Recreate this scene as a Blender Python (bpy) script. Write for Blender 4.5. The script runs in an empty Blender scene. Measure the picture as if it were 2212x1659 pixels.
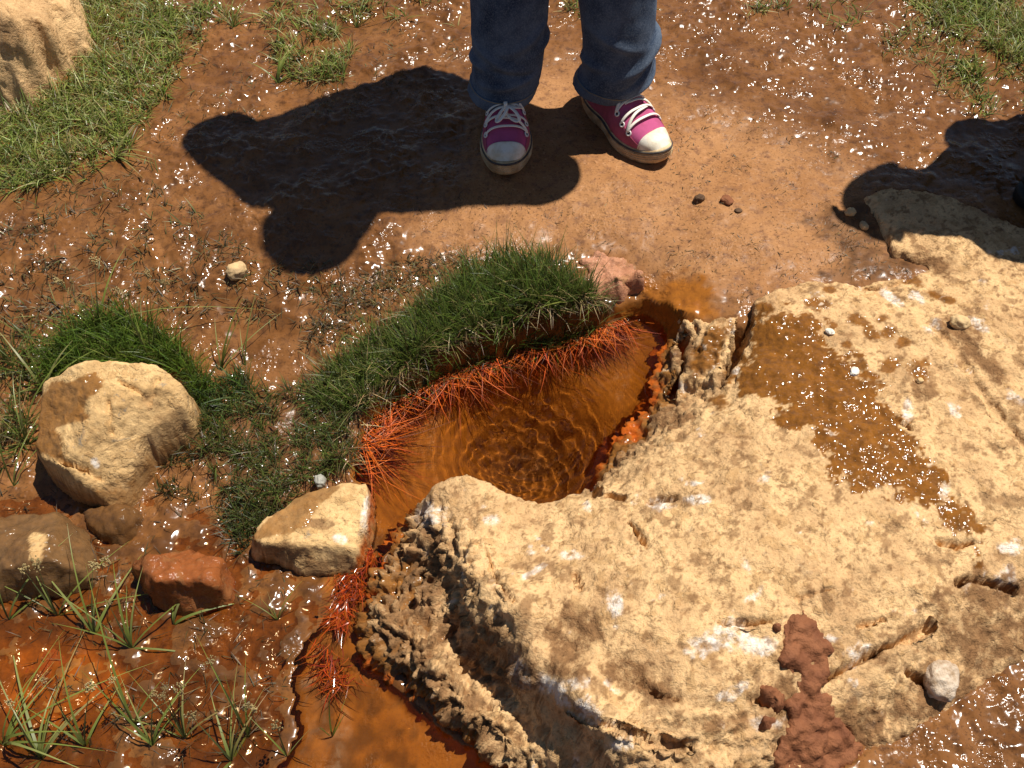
import bpy, math, random
import numpy as np
from mathutils import Vector
rad = math.radians
scene = bpy.context.scene
col = scene.collection
rng = np.random.default_rng(7)
random.seed(7)

# ---------------------------------------------------------------- camera
CAM_H, PITCH, FD = 1.22, rad(54.0), 2238.0       # height, downward pitch, focal length in 2212-px units
cam_d = bpy.data.cameras.new("camera")
cam = bpy.data.objects.new("camera", cam_d); col.objects.link(cam)
cam.location = (0, 0, CAM_H)
cam.rotation_euler = (math.pi/2 - PITCH, 0, 0)
cam_d.sensor_width = 36.0
cam_d.lens = 36.0*FD/2212.0
cam_d.clip_start = 0.02; cam_d.clip_end = 600
scene.camera = cam

# ---------------------------------------------------------------- light
SUN = Vector((0.35, 0.28, 1.0)).normalized()      # towards the sun
elev = math.asin(SUN.z); azim = math.atan2(SUN.x, SUN.y)
world = bpy.data.worlds.new("World"); scene.world = world; world.use_nodes = True
wn = world.node_tree; wn.nodes.clear()
sky = wn.nodes.new("ShaderNodeTexSky"); sky.sky_type = 'NISHITA'; sky.sun_disc = False
sky.sun_elevation = elev; sky.sun_rotation = azim; sky.altitude = 1500
bg = wn.nodes.new("ShaderNodeBackground"); bg.inputs[1].default_value = 0.05
wo = wn.nodes.new("ShaderNodeOutputWorld")
wn.links.new(sky.outputs[0], bg.inputs[0]); wn.links.new(bg.outputs[0], wo.inputs[0])
sun_d = bpy.data.lights.new("sun", 'SUN'); sun_d.energy = 5.0; sun_d.angle = rad(0.53); sun_d.color = (1.0, 0.95, 0.86)
sun = bpy.data.objects.new("sun", sun_d); col.objects.link(sun)
sun.rotation_euler = SUN.to_track_quat('Z', 'Y').to_euler(); sun.location = SUN*6
scene.view_settings.view_transform = 'Standard'; scene.view_settings.look = 'None'
scene.view_settings.gamma = 1.0; scene.view_settings.use_curve_mapping = False
scene.view_settings.exposure = 0.32
scene.render.engine = 'CYCLES'
scene.cycles.use_denoising = True
scene.cycles.transparent_max_bounces = 16
scene.cycles.max_bounces = 6

# ---------------------------------------------------------------- helpers
ct, st = math.cos(PITCH), math.sin(PITCH)
def G(dx, dy, z=0.0):
    """point of the place at height z that the photograph shows at (dx, dy)"""
    u = (np.asarray(dx, float)-1106)/FD; v = -(np.asarray(dy, float)-829.5)/FD
    ry = ct + v*st; rz = -st + v*ct
    t = (np.asarray(z, float)-CAM_H)/rz
    return np.stack([u*t, ry*t, np.zeros_like(t)+z], -1)
def proj(P):
    x, y, z = P[..., 0], P[..., 1], P[..., 2]-CAM_H
    d = y*ct - z*st
    d = np.where(d < 0.05, 0.05, d)
    return 1106 + FD*x/d, 829.5 - FD*(y*st + z*ct)/d
def sst(a, b, x):
    t = np.clip((x-a)/(b-a), 0, 1); return t*t*(3-2*t)
_perm = np.random.default_rng(3).permutation(256); _perm = np.concatenate([_perm, _perm, _perm])
_grad = np.random.default_rng(4).normal(size=(256, 3)); _grad /= np.linalg.norm(_grad, axis=1)[:, None]
def perlin(P):
    Pi = np.floor(P).astype(np.int64); f = P-Pi; Pi &= 255
    w = f*f*f*(f*(f*6-15)+10)
    out = 0
    for i in (0, 1):
        for j in (0, 1):
            for k in (0, 1):
                h = _perm[_perm[_perm[Pi[:, 0]+i]+Pi[:, 1]+j]+Pi[:, 2]+k]
                g = _grad[h]
                d = g[:, 0]*(f[:, 0]-i)+g[:, 1]*(f[:, 1]-j)+g[:, 2]*(f[:, 2]-k)
                out = out + d*(w[:, 0] if i else 1-w[:, 0])*(w[:, 1] if j else 1-w[:, 1])*(w[:, 2] if k else 1-w[:, 2])
    return out
def fbm(P, size, octv=4, gain=0.5, off=0.0):
    P = np.asarray(P, float).reshape(-1, 3); s, a = 1.0/size, 1.0
    r = np.zeros(len(P))
    for o in range(octv):
        r += a*perlin(P*s + off + 17.3*o); s *= 2.03; a *= gain
    return r
def sdf(poly, X, Y):
    """signed distance to a polygon, positive inside"""
    poly = np.asarray(poly, float); n = len(poly)
    d2 = np.full(X.shape, 1e18); ins = np.zeros(X.shape, bool)
    for i in range(n):
        ax, ay = poly[i]; bx, by = poly[(i+1) % n]
        ex, ey = bx-ax, by-ay
        t = np.clip(((X-ax)*ex+(Y-ay)*ey)/(ex*ex+ey*ey+1e-12), 0, 1)
        d2 = np.minimum(d2, (X-ax-t*ex)**2+(Y-ay-t*ey)**2)
        c = ((ay > Y) != (by > Y)) & (X < (bx-ax)*(Y-ay)/(by-ay+1e-12)+ax)
        ins ^= c
    return np.where(ins, 1, -1)*np.sqrt(d2)
def dline(pl, X, Y):
    d2 = np.full(X.shape, 1e18)
    for (ax, ay), (bx, by) in zip(pl[:-1], pl[1:]):
        ex, ey = bx-ax, by-ay
        t = np.clip(((X-ax)*ex+(Y-ay)*ey)/(ex*ex+ey*ey+1e-12), 0, 1)
        d2 = np.minimum(d2, (X-ax-t*ex)**2+(Y-ay-t*ey)**2)
    return np.sqrt(d2)
def blobs(lst, X, Y):
    """soft union of ellipses (x, y, rx, ry, angle)"""
    m = np.full(X.shape, -9.0)
    for b in lst:
        x, y, rx, ry = b[:4]; a = rad(b[4]) if len(b) > 4 else 0
        u = (X-x)*math.cos(a)+(Y-y)*math.sin(a); v = -(X-x)*math.sin(a)+(Y-y)*math.cos(a)
        m = np.maximum(m, 1-np.sqrt((u/rx)**2+(v/ry)**2))
    return m
def rbf(pts, c=0.03):
    pts = np.asarray(pts, float); xy = pts[:, :2]; z0 = pts[:, 2].mean()
    K = np.sqrt(((xy[:, None]-xy[None])**2).sum(-1)+c*c)
    w = np.linalg.solve(K+np.eye(len(xy))*1e-5, pts[:, 2]-z0)
    def f(X, Y):
        r = np.full(X.shape, z0)
        for (x, y), k in zip(xy, w): r = r+k*np.sqrt((X-x)**2+(Y-y)**2+c*c)
        return r
    return f

def mesh_np(name, V, F, smooth=True, attrs=None, colr=None):
    V = np.ascontiguousarray(V, np.float32); F = np.ascontiguousarray(F, np.int32)
    me = bpy.data.meshes.new(name); k = F.shape[1]
    me.vertices.add(len(V)); me.vertices.foreach_set("co", V.ravel())
    me.loops.add(F.size); me.loops.foreach_set("vertex_index", F.ravel())
    me.polygons.add(len(F)); me.polygons.foreach_set("loop_start", np.arange(len(F), dtype=np.int32)*k)
    me.update(calc_edges=True)
    me.polygons.foreach_set("use_smooth", np.full(len(F), smooth))
    for n, a in (attrs or {}).items():
        at = me.attributes.new(n, 'FLOAT', 'POINT'); at.data.foreach_set("value", np.ascontiguousarray(a, np.float32).ravel())
    if colr is not None:
        at = me.attributes.new("tint", 'FLOAT_COLOR', 'POINT')
        c = np.ones((len(V), 4), np.float32); c[:, :3] = colr; at.data.foreach_set("color", c.ravel())
    me.validate()
    return me
def link(name, me, mat=None, parent=None, label=None, cat=None, group=None, kind=None):
    o = bpy.data.objects.new(name, me); col.objects.link(o)
    if mat is not None and me is not None: 
        me.materials.clear(); me.materials.append(mat)
    if parent is not None: o.parent = parent
    if label: o["label"] = label
    if cat: o["category"] = cat
    if group: o["group"] = group
    if kind: o["kind"] = kind
    if me is not None: o.cycles.is_caustics_receiver = True
    return o
def gridF(nx, ny):
    i = np.arange(nx*ny).reshape(ny, nx)
    return np.stack([i[:-1, :-1], i[:-1, 1:], i[1:, 1:], i[1:, :-1]], -1).reshape(-1, 4)
def normals_of(V, F):
    a = V[F[:, 0]]; n = np.cross(V[F[:, 2]]-a, V[F[:, 3]]-V[F[:, 1]]) if F.shape[1] == 4 else np.cross(V[F[:, 1]]-a, V[F[:, 2]]-a)
    N = np.zeros_like(V)
    for k in range(F.shape[1]): 
        for c in range(3): N[:, c] += np.bincount(F[:, k], n[:, c], len(V))
    return N/(np.linalg.norm(N, axis=1)[:, None]+1e-12)

# ---------------------------------------------------------------- material helper
class MT:
    def __init__(s, name):
        s.m = bpy.data.materials.new(name); s.m.use_nodes = True; s.t = s.m.node_tree; s.t.nodes.clear()
        s.out = s.t.nodes.new("ShaderNodeOutputMaterial")
    def n(s, typ, **kw):
        o = s.t.nodes.new(typ)
        for k, v in kw.items():
            if k.startswith("i_"):
                key = k[2:]; key = int(key) if key.isdigit() else key.replace("_", " ")
                s.set(o.inputs[key], v)
            else: setattr(o, k, v)
        return o
    def set(s, inp, v):
        if hasattr(v, "is_output") or isinstance(v, bpy.types.NodeSocket): s.t.links.new(v, inp)
        else:
            if inp.type == 'RGBA' and len(v) == 3: v = (*v, 1)
            inp.default_value = v
    def attr(s, name): return s.n("ShaderNodeAttribute", attribute_name=name)
    def coord(s): return s.n("ShaderNodeNewGeometry").outputs["Position"]
    def noise(s, scale, detail=4, rough=0.55, vec=None, dist=0.0):
        o = s.n("ShaderNodeTexNoise", i_Scale=scale, i_Detail=detail, i_Roughness=rough, i_Distortion=dist)
        s.set(o.inputs["Vector"], vec if vec is not None else s.coord()); return o.outputs[0]
    def ramp(s, f, a, b, c0=0.0, c1=1.0):
        o = s.n("ShaderNodeMapRange", i_0=f, i_1=a, i_2=b, i_3=c0, i_4=c1); return o.outputs[0]
    def mix(s, f, a, b, bt='MIX'):
        o = s.n("ShaderNodeMix", data_type='RGBA', blend_type=bt)
        s.set(o.inputs[0], f); s.set(o.inputs[6], a); s.set(o.inputs[7], b); return o.outputs[2]
    def math(s, op, a, b=0.0, clamp=False):
        o = s.n("ShaderNodeMath", operation=op, i_0=a, i_1=b); o.use_clamp = clamp; return o.outputs[0]
    def bump(s, h, dist, strength=1.0, nrm=None):
        o = s.n("ShaderNodeBump", i_Height=h, i_Distance=dist, i_Strength=strength)
        if nrm is not None: s.set(o.inputs["Normal"], nrm)
        return o.outputs[0]
    def bsdf(s, **kw):
        o = s.n("ShaderNodeBsdfPrincipled")
        for k, v in kw.items(): s.set(o.inputs[k.replace("_", " ")], v)
        return o
    def fin(s, sh): s.t.links.new(sh, s.out.inputs[0]); return s.m

# ---------------------------------------------------------------- materials of the place
def mat_mud():
    m = MT("wet_mud"); wet = m.attr("wet").outputs["Fac"]; org = m.attr("orange").outputs["Fac"]; dk = m.attr("dark").outputs["Fac"]
    n1 = m.noise(9, 5, .6); n2 = m.noise(60, 6, .68); n3 = m.noise(260, 4, .65)
    dry = m.mix(m.ramp(n1, .35, .65), (.32, .148, .058), (.40, .200, .086))
    dry = m.mix(m.ramp(n2, .50, .68), dry, (.21, .10, .052))
    dry = m.mix(m.ramp(m.noise(150, 4, .7), .57, .70, 0, .6), dry, (.55, .30, .16))
    wetc = m.mix(m.ramp(n1, .35, .68), (.108, .041, .011), (.210, .084, .023))
    wetc = m.mix(m.ramp(n2, .50, .70), wetc, (.055, .023, .009))
    c = m.mix(wet, dry, wetc)
    oc = m.mix(m.ramp(n2, .35, .7), (.42, .145, .018), (.30, .10, .016))
    c = m.mix(org, c, oc)
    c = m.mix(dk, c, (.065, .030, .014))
    c = m.mix(m.math('MULTIPLY', m.ramp(n3, .56, .68, 0, .75), m.ramp(org, 0, 1, 1, .15)), c, (.055, .026, .012))
    hb = m.math('ADD', m.noise(112, 1.3, .45), m.math('MULTIPLY', m.noise(260, 1.2, .5), m.ramp(wet, 0, 1, .9, .12)))
    amt = m.math('MULTIPLY', m.ramp(wet, 0, 1, .45, 1.0), m.ramp(m.noise(16, 4, .62),  .46, .62, .04, 1.2))
    bm = m.bump(hb, .0046, amt)
    b = m.bsdf(Base_Color=c, Roughness=.8, Normal=bm, Coat_Weight=m.ramp(wet, .05, .6, .16, 1.0),
               Coat_Roughness=m.math('ADD', m.ramp(wet, .1, .8, .32, .125), m.ramp(m.noise(22, 3, .6), .45, .65, 0, .16)), Coat_IOR=1.34, Coat_Normal=bm)
    b.inputs["Specular IOR Level"].default_value = .0
    return m.fin(b.outputs[0])
def mat_rock(name, pale=(.74, .475, .23), tan=(.51, .305, .145), grey=(.22, .18, .14), bumpd=.0055, greyamt=.35, flake=.0009, wcol=((.26, .098, .014), (.12, .046, .009)), fine=.0):
    m = MT(name); wet = m.attr("wet").outputs["Fac"]; wh = m.attr("white").outputs["Fac"]; br = m.attr("brown").outputs["Fac"]; org = m.attr("orange").outputs["Fac"]
    n1 = m.noise(14, 6, .62); n2 = m.noise(70, 6, .68); n3 = m.noise(240, 4, .7)
    fl = m.noise(20, 4, .55, dist=.3); step = m.ramp(fl, .50, .56); fl2 = m.noise(40, 5, .6, dist=.3); step2 = m.ramp(fl2, .56, .60)
    c = m.mix(m.ramp(n1, .42, .66), pale, tan)
    c = m.mix(m.ramp(n2, .54, .68, 0, .8), c, tan)
    c = m.mix(m.math('MULTIPLY', step2, .45), c, (.42, .235, .09))
    c = m.mix(m.ramp(m.noise(38, 6, .72, dist=.6), .60, .70, 0, greyamt), c, grey)
    c = m.mix(m.ramp(n3, .54, .68, 0, .7), c, (.30, .165, .075))
    c = m.mix(m.ramp(n3, .40, .30, 0, .35), c, (.85, .66, .40))
    whm = m.math('MULTIPLY', wh, m.ramp(m.noise(80, 6, .72), .36, .60, 0, .9))
    c = m.mix(whm, c, (.88, .84, .78))
    bc = m.mix(m.ramp(n2, .4, .65), (.27, .140, .060), (.15, .072, .032))
    c = m.mix(m.math('MULTIPLY', br, m.ramp(m.noise(45, 6, .7), .36, .5, .35, 1.0)), c, bc)
    wc = m.mix(m.ramp(n2, .35, .68), wcol[0], wcol[1])
    c = m.mix(wet, c, wc)
    c = m.mix(org, c, m.mix(m.ramp(n2, .4, .65), (.48, .10, .008), (.30, .055, .006)))
    h = m.math('ADD', m.noise(75, 6, .65), m.math('MULTIPLY', n3, .35))
    dryb = m.ramp(wet, 0, 1, 1.0, .45)
    bm = m.bump(h, bumpd, dryb)
    bm = m.bump(step, flake, dryb, bm); bm = m.bump(step2, flake*.6, dryb, bm)
    cb = m.bump(m.math('ADD', m.noise(110, 1.5, .45), m.math('MULTIPLY', m.noise(330, 1.5, .5), fine)), .0045, 1.0)
    b = m.bsdf(Base_Color=c, Roughness=.9, Normal=bm, Coat_Weight=wet, Coat_Roughness=.12, Coat_IOR=1.34, Coat_Normal=cb)
    b.inputs["Specular IOR Level"].default_value = .05
    return m.fin(b.outputs[0])
def mat_water():
    m = MT("spring_water")
    g = m.n("ShaderNodeBsdfGlass", i_Roughness=0.0, i_IOR=1.333); m.set(g.inputs["Color"], (.97, .90, .74))
    return m.fin(g.outputs[0])
def mat_blade(name="grass_blade", rough=.42, trans=.35):
    m = MT(name); c = m.attr("tint").outputs["Color"]
    b = m.bsdf(Base_Color=c, Roughness=rough); b.inputs["Specular IOR Level"].default_value = .4
    t = m.n("ShaderNodeBsdfTranslucent"); m.set(t.inputs[0], c)
    mx = m.n("ShaderNodeMixShader", i_0=trans); m.t.links.new(b.outputs[0], mx.inputs[1]); m.t.links.new(t.outputs[0], mx.inputs[2])
    return m.fin(mx.outputs[0])
def mat_plain(name, c, rough=.6, bump=None, var=.0, coat=0.0, spec=.4, vscale=40, c2=None):
    m = MT(name); cc = c
    if c2 is not None: cc = m.mix(m.ramp(m.noise(vscale, 5, .6), .4, .65), c, c2)
    kw = dict(Base_Color=cc if c2 is not None else (*c, 1), Roughness=rough)
    if bump: kw["Normal"] = m.bump(m.noise(bump[0], 4, .6), bump[1])
    b = m.bsdf(**kw); b.inputs["Coat Weight"].default_value = coat; b.inputs["Specular IOR Level"].default_value = spec
    b.inputs["Coat Roughness"].default_value = .1
    return m.fin(b.outputs[0])
M_MUD = mat_mud(); M_WATER = mat_water(); M_BLADE = mat_blade(); M_LITTER = mat_blade("dead_stems", .5, .1)
M_ROCK = mat_rock("pale_travertine"); M_ROCK2 = mat_rock("pale_stone", (.72, .47, .215), (.47, .285, .12), (.19, .18, .16), .003, .8, .0012)
M_WETROCK = mat_rock("wet_stone", (.33, .16, .05), (.22, .10, .03), (.2, .13, .08), .0025, .3, .001, ((.145, .064, .020), (.065, .031, .013)), .28)
M_ROCK3 = mat_rock("half_dry_stone", (.72, .47, .215), (.47, .285, .12), (.19, .18, .16), .003, .5, .001, ((.15, .068, .022), (.07, .034, .014)), .28)
M_PINK = mat_rock("pink_mud_crust", (.52, .25, .15), (.42, .19, .10), (.3, .15, .1), .004, .2, .001, ((.36, .16, .09), (.25, .11, .06)))
M_REDROCK = mat_rock("red_stone", (.34, .095, .022), (.23, .06, .016), (.2, .08, .03), .0025, .1, .001, ((.25, .078, .022), (.13, .040, .013)), .28)

# ================================================================ terrain
WZ = -0.085
POOL = [(1335, 690), (1388, 676), (1424, 690), (1446, 722), (1440, 800), (1430, 860), (1380, 930), (1340, 985), (1310, 1050), (1300, 1110),
        (1200, 1130), (1130, 1130), (1050, 1110), (960, 1110), (900, 1130), (850, 1160), (815, 1200), (800, 1270), (785, 1340), (790, 1430), (860, 1500), (950, 1580),
        (1050, 1650), (1150, 1760), (600, 1780), (640, 1600), (655, 1500), (640, 1450), (665, 1390), (725, 1330), (735, 1270), (770, 1220), (792, 1160), (806, 1100), (802, 1052),
        (765, 1030), (772, 980), (795, 912), (845, 872), (902, 835), (960, 803), (1050, 775), (1150, 742), (1250, 722)]
poolXY = G(*np.array(POOL, float).T, WZ)[:, :2]
SPR = G(1150, 940, WZ)[:2]
BO = [  # the big boulder: outline of its footprint with heights
    (1618, 652, .006), (1700, 617, .008), (1760, 598, .012), (1850, 612, .006), (1960, 596, .004), (2010, 576, .0), (1935, 545, .004), (1912, 500, .006), (1866, 424, .002),
    (1900, 402, 0), (2000, 410, 0), (2100, 440, 0), (2212, 490, 0), (2420, 560, .0), (2600, 800, 0), (2600, 1100, 0), (2420, 1300, 0), (2212, 1425, -.015), (2150, 1470, -.02), (2099, 1512, -.02),
    (2042, 1546, -.02), (1929, 1603, -.025), (1872, 1633, -.03), (1760, 1720, -.03), (1600, 1850, -.03), (1300, 1850, -.06), (1130, 1740, -.09), (1035, 1645, -.09), (940, 1572, -.09), (852, 1502, -.09), (784, 1432, -.09),
    (772, 1340, -.09), (786, 1260, -.09), (822, 1185, -.09), (862, 1130, -.075), (905, 1075, -.03), (945, 1040, -.008), (1008, 1018, .0), (1060, 1046, .0), (1130, 1078, .0), (1200, 1080, .0), (1284, 1050, .0),
    (1290, 1030, -.06), (1302, 960, -.09), (1346, 908, -.09), (1398, 848, -.09), (1403, 780, -.09), (1425, 705, -.085), (1440, 680, -.06), (1520, 690, -.02), (1590, 680, -.01)]
BI = [(1500, 740, -.03), (1560, 720, -.012), (1470, 800, -.045), (1540, 790, -.02), (1600, 760, -.005), (1450, 880, -.045), (1520, 850, -.02), (1390, 935, -.05), (1340, 985, -.045), (1430, 935, -.012), (1500, 895, .0), (1370, 985, -.003), (1310, 1040, .0),
      (1640, 700, .018), (1620, 800, .02), (1700, 760, .03), (1800, 720, .035), (1560, 900, .025), (1650, 900, .04), (1760, 880, .05), (1480, 980, .03), (1600, 1020, .055), (1400, 1060, .03), (1300, 1100, .025),
      (1010, 1060, .005), (960, 1080, -.003), (1080, 1110, .015), (1180, 1130, .018), (920, 1140, -.015), (952, 1180, .005), (992, 1230, .022), (1035, 1300, .034), (1085, 1370, .042), (1145, 1440, .048), (1215, 1520, .052), (1285, 1600, .052),
      (1100, 1220, .035), (1200, 1250, .05), (1200, 1400, .055), (1300, 1350, .07), (1330, 1500, .065), (1450, 1200, .07), (1450, 1420, .078), (1450, 1580, .06), (1600, 1200, .08), (1600, 1400, .075), (1600, 1560, .05), (1720, 1080, .07), (1750, 1280, .075), (1750, 1450, .05), (1760, 1580, .015),
      (850, 1230, -.055), (880, 1290, -.05), (835, 1330, -.045), (880, 1360, -.032), (850, 1420, -.05), (930, 1440, -.034), (990, 1540, -.034), (955, 1315, -.030), (1012, 1388, -.026), (1078, 1465, -.024), (1150, 1555, -.024), (1230, 1650, -.026), (1070, 1600, -.036), (1180, 1660, -.036), (918, 1225, -.030), (895, 1160, -.038),
      (1900, 700, .035), (1900, 850, .052), (1900, 1000, .062), (1900, 1150, .065), (1900, 1330, .05), (1880, 1480, .02), (2050, 700, .045), (2050, 850, .05), (2060, 1000, .055), (2060, 1180, .05), (2060, 1350, .03), (2020, 1470, .0), (2150, 1330, .015), (2200, 1200, .035), (2200, 1000, .045), (2200, 800, .05), (2150, 640, .035),
      (2020, 620, .022), (1980, 500, .012), (2100, 520, .018), (2220, 600, .025), (2400, 800, .03), (2400, 1000, .03), (1820, 660, .025)]
bo = np.array(BO); bi = np.array(BI)
boP = G(bo[:, 0], bo[:, 1], bo[:, 2]); biP = G(bi[:, 0], bi[:, 1], bi[:, 2])
boF = rbf(np.concatenate([boP, biP]), .03)

xs = np.concatenate([-1.2-np.geomspace(.01, 150, 28)[::-1], np.arange(-1.2, 1.2001, .0036), 1.2+np.geomspace(.01, 150, 28)])
ys = np.concatenate([.12-np.geomspace(.01, 150, 28)[::-1], np.arange(.12, 2.3, .0036), 2.3+np.geomspace(.01, 150, 28)])
X, Y = np.meshgrid(xs, ys)
XY0 = np.stack([X, Y, X*0], -1).reshape(-1, 3)
core = (X > -1.3) & (X < 1.3) & (Y > 0) & (Y < 2.5)
ci = core.ravel()
def cn(size, octv, gain=.5, off=0.): 
    r = np.zeros(X.size); r[ci] = fbm(XY0[ci], size, octv, gain, off); return r.reshape(X.shape)
slope = sst(1.32, .72, Y)
fall = slope*np.where(X < .15, 1, 1-.72*sst(.15, .35, X))
T = -.080*fall + .25*sst(1.3, 6, np.abs(X)) + .10*sst(.1, -.8, Y) + .02*sst(1.25, .95, -X)*0
T = T + .02*sst(-.72, -1.0, X)*sst(1.0, .6, Y) + .015*sst(2.3, 5, Y)
P3 = np.stack([X, Y, T], -1)
DX, DY = proj(P3)
n_big = cn(.11, 3); n_mid = cn(.028, 3, .55, 5.); n_fine = cn(.010, 2, .5, 9.)
wob = n_mid*22+n_fine*8
# trodden, drier ground around the feet and between the feet and the boulder
DRY = [(1240, 130), (1420, 200), (1560, 235), (1720, 300), (1900, 400), (2150, 430), (1990, 590), (1780, 610), (1640, 660), (1520, 640), (1440, 590), (1300, 560), (1140, 545), (940, 560), (880, 500), (960, 420), (1000, 330), (1010, 230), (1100, 160)]
dry = sst(-60, 60, sdf(DRY, DX, DY)+wob*2.2)
PUD = [(470, 640), (560, 655), (650, 720), (690, 790), (620, 820), (540, 790), (500, 720)]
pud = sst(-18, 14, sdf(PUD, DX, DY)+wob*.8)
STREAK = [(1180, 60), (1420, 60), (1600, 120), (1800, 200), (2000, 250), (2212, 330), (2212, 420), (1980, 330), (1760, 270), (1560, 200), (1400, 160), (1200, 140)]
strk = sst(-40, 25, sdf(STREAK, DX, DY)+wob)
rough_amt = (1-.72*dry)*(1-.85*pud)*(1-.4*strk)
Z = T + n_big*.010 + rough_amt*(.35+.65*sst(-.12, .12, n_big))*(n_mid*.0095+n_fine*.0050)
Z += -.004*pud
# grass bank (mound beside the pool)
BANK = [(1300, 650), (1240, 600), (1150, 575), (1050, 575), (960, 610), (880, 650), (820, 700), (760, 750), (700, 800), (640, 840), (560, 860), (480, 890), (420, 940), (440, 1010), (510, 1060), (560, 1110), (620, 1090),
        (690, 1050), (760, 1010), (775, 950), (840, 880), (900, 845), (1000, 800), (1100, 760), (1200, 735), (1310, 700)]
bank = sst(-25, 35, sdf(BANK, DX, DY)+wob)
hump = sst(700, 1000, DX)
Z += bank*(.008+.014*hump)*(1+.6*n_mid)
# low wet ground at the lower left keeps close to the water
low = sst(1020, 1180, DY)*(DX < 900)*(1-bank)
Z = Z*(1-.75*low) + (.75*low)*(WZ-.0022+n_big*.010+n_mid*.0075+n_fine*.003)
lowr = sst(1700, 1850, DX)*sst(1200, 1450, DY)
Z = Z*(1-lowr)+lowr*(-.018+n_big*.008+n_mid*.006+n_fine*.004)
# the rim slopes down into the head of the pool
dip = G(1370, 655, -.05)[:2]; rdp = np.hypot(X-dip[0], (Y-dip[1])*1.2)
Z -= .034*np.exp(-(rdp/.075)**2)*(1-sst(.9, 1.0, bank)*.5)
# pool and channel
dp = np.full(X.shape, -1.0); cc = core
dp[cc] = sdf(poolXY, X[cc], Y[cc])
dp = dp + n_mid*.010 + n_fine*.004 + sst(1250, 1420, DY)*(DX < 760)*(.022*n_big+.012*n_mid)
rs = np.hypot(X-SPR[0], Y-SPR[1])
depth = .012+.03*sst(0, .05, dp)+.10*sst(.16, .02, rs)*sst(0, .05, dp)
chan = sst(1040, 1200, DY)
depth = depth*(1-chan)+chan*(.010+.010*sst(0, .08, dp)+.004*(1+n_big))
floor = WZ-depth+n_mid*.0015*(1-chan*.5)+n_fine*.0006
kk = sst(-.007, .006, dp)
Z = Z*(1-kk)+floor*kk
rim = sst(-.034, -.026, dp)*sst(-.003, -.008, dp)*low
Z = np.where(rim > 0, Z*(1-rim)+np.maximum(Z, WZ+.0014+.003*n_mid)*rim, Z)
# keep the ground below the boulder
sb = np.full(X.shape, -1.0); sb[cc] = sdf(boP[:, :2], X[cc], Y[cc])
bz = np.zeros(X.shape); bz[cc] = boF(X[cc], Y[cc])
inb = sst(.012, .05, sb)
Z = np.where(sb > .004, np.minimum(Z, bz-.004-.09*inb), Z)
wet = np.clip(1-.93*dry-.25*bank, 0, 1)*(.86+.3*n_mid)
wet = np.maximum(wet, .95*sst(.03, 0.0, np.abs(np.minimum(dp, 0)))*(dp > -.05))
SEEP = [(1400, 600), (1470, 585), (1530, 620), (1540, 680), (1480, 705), (1420, 690), (1385, 640)]
seep = sst(-22, 12, sdf(SEEP, DX, DY)+wob*1.2)
wet = np.clip(np.maximum(wet, seep), 0, 1)
org = np.maximum(.75*seep, sst(-.012, .004, dp)*(1-.12*chan))
org = np.maximum(org, .9*sst(-30, 20, sdf([(0, 1390), (180, 1395), (265, 1450), (260, 1540), (150, 1570), (0, 1560)], DX, DY)+wob))
org = np.maximum(org, .8*sst(.6, 1.2, blobs([(755, 1265, 55, 40, 0), (740, 1320, 30, 50, 0), (720, 1450, 45, 18, 20), (1370, 660, 50, 30, 0)], DX, DY)+1+wob*.01))
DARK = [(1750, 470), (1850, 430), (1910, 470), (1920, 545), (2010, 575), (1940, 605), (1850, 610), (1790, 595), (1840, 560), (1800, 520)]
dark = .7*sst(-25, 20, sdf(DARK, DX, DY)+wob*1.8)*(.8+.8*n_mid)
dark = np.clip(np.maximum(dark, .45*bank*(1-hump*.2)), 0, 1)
dark = np.maximum(dark, .9*((dp > -.035) & (dp < -.001))*hump*(DX < 1330)*(DY < 1000))  # dark band painted for the shade under the bank's overhang
dark = np.maximum(dark, .42*sst(.15, .03, rs+.03*n_mid)*(dp > .01))  # floor colour darkened to stand in for light lost in deep water
wet = np.clip(np.maximum(wet, .98*low), 0, 1); dark = np.maximum(dark, low*np.clip(.30+1.2*n_mid, 0, .6)); org = np.maximum(org, .08*low); wet = np.where(dp > .004, .08, wet)
V = np.stack([X, Y, Z], -1).reshape(-1, 3)
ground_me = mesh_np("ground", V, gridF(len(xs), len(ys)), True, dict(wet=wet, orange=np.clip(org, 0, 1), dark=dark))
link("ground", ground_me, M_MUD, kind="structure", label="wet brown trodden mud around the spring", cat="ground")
def H(x, y):
    x = np.asarray(x, float); y = np.asarray(y, float)
    i = np.clip(np.searchsorted(xs, x)-1, 0, len(xs)-2); j = np.clip(np.searchsorted(ys, y)-1, 0, len(ys)-2)
    u = (x-xs[i])/(xs[i+1]-xs[i]); v = (y-ys[j])/(ys[j+1]-ys[j])
    return Z[j, i]*(1-u)*(1-v)+Z[j, i+1]*u*(1-v)+Z[j+1, i]*(1-u)*v+Z[j+1, i+1]*u*v
def GT(dx, dy, dz=0.0):
    """the ground point seen at (dx, dy)"""
    z = np.zeros(np.shape(dx))-.03
    for _ in range(8):
        p = G(dx, dy, z); z = .5*z+.5*H(p[..., 0], p[..., 1])
    p = G(dx, dy, z); p[..., 2] = H(p[..., 0], p[..., 1])+dz
    return p

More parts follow.
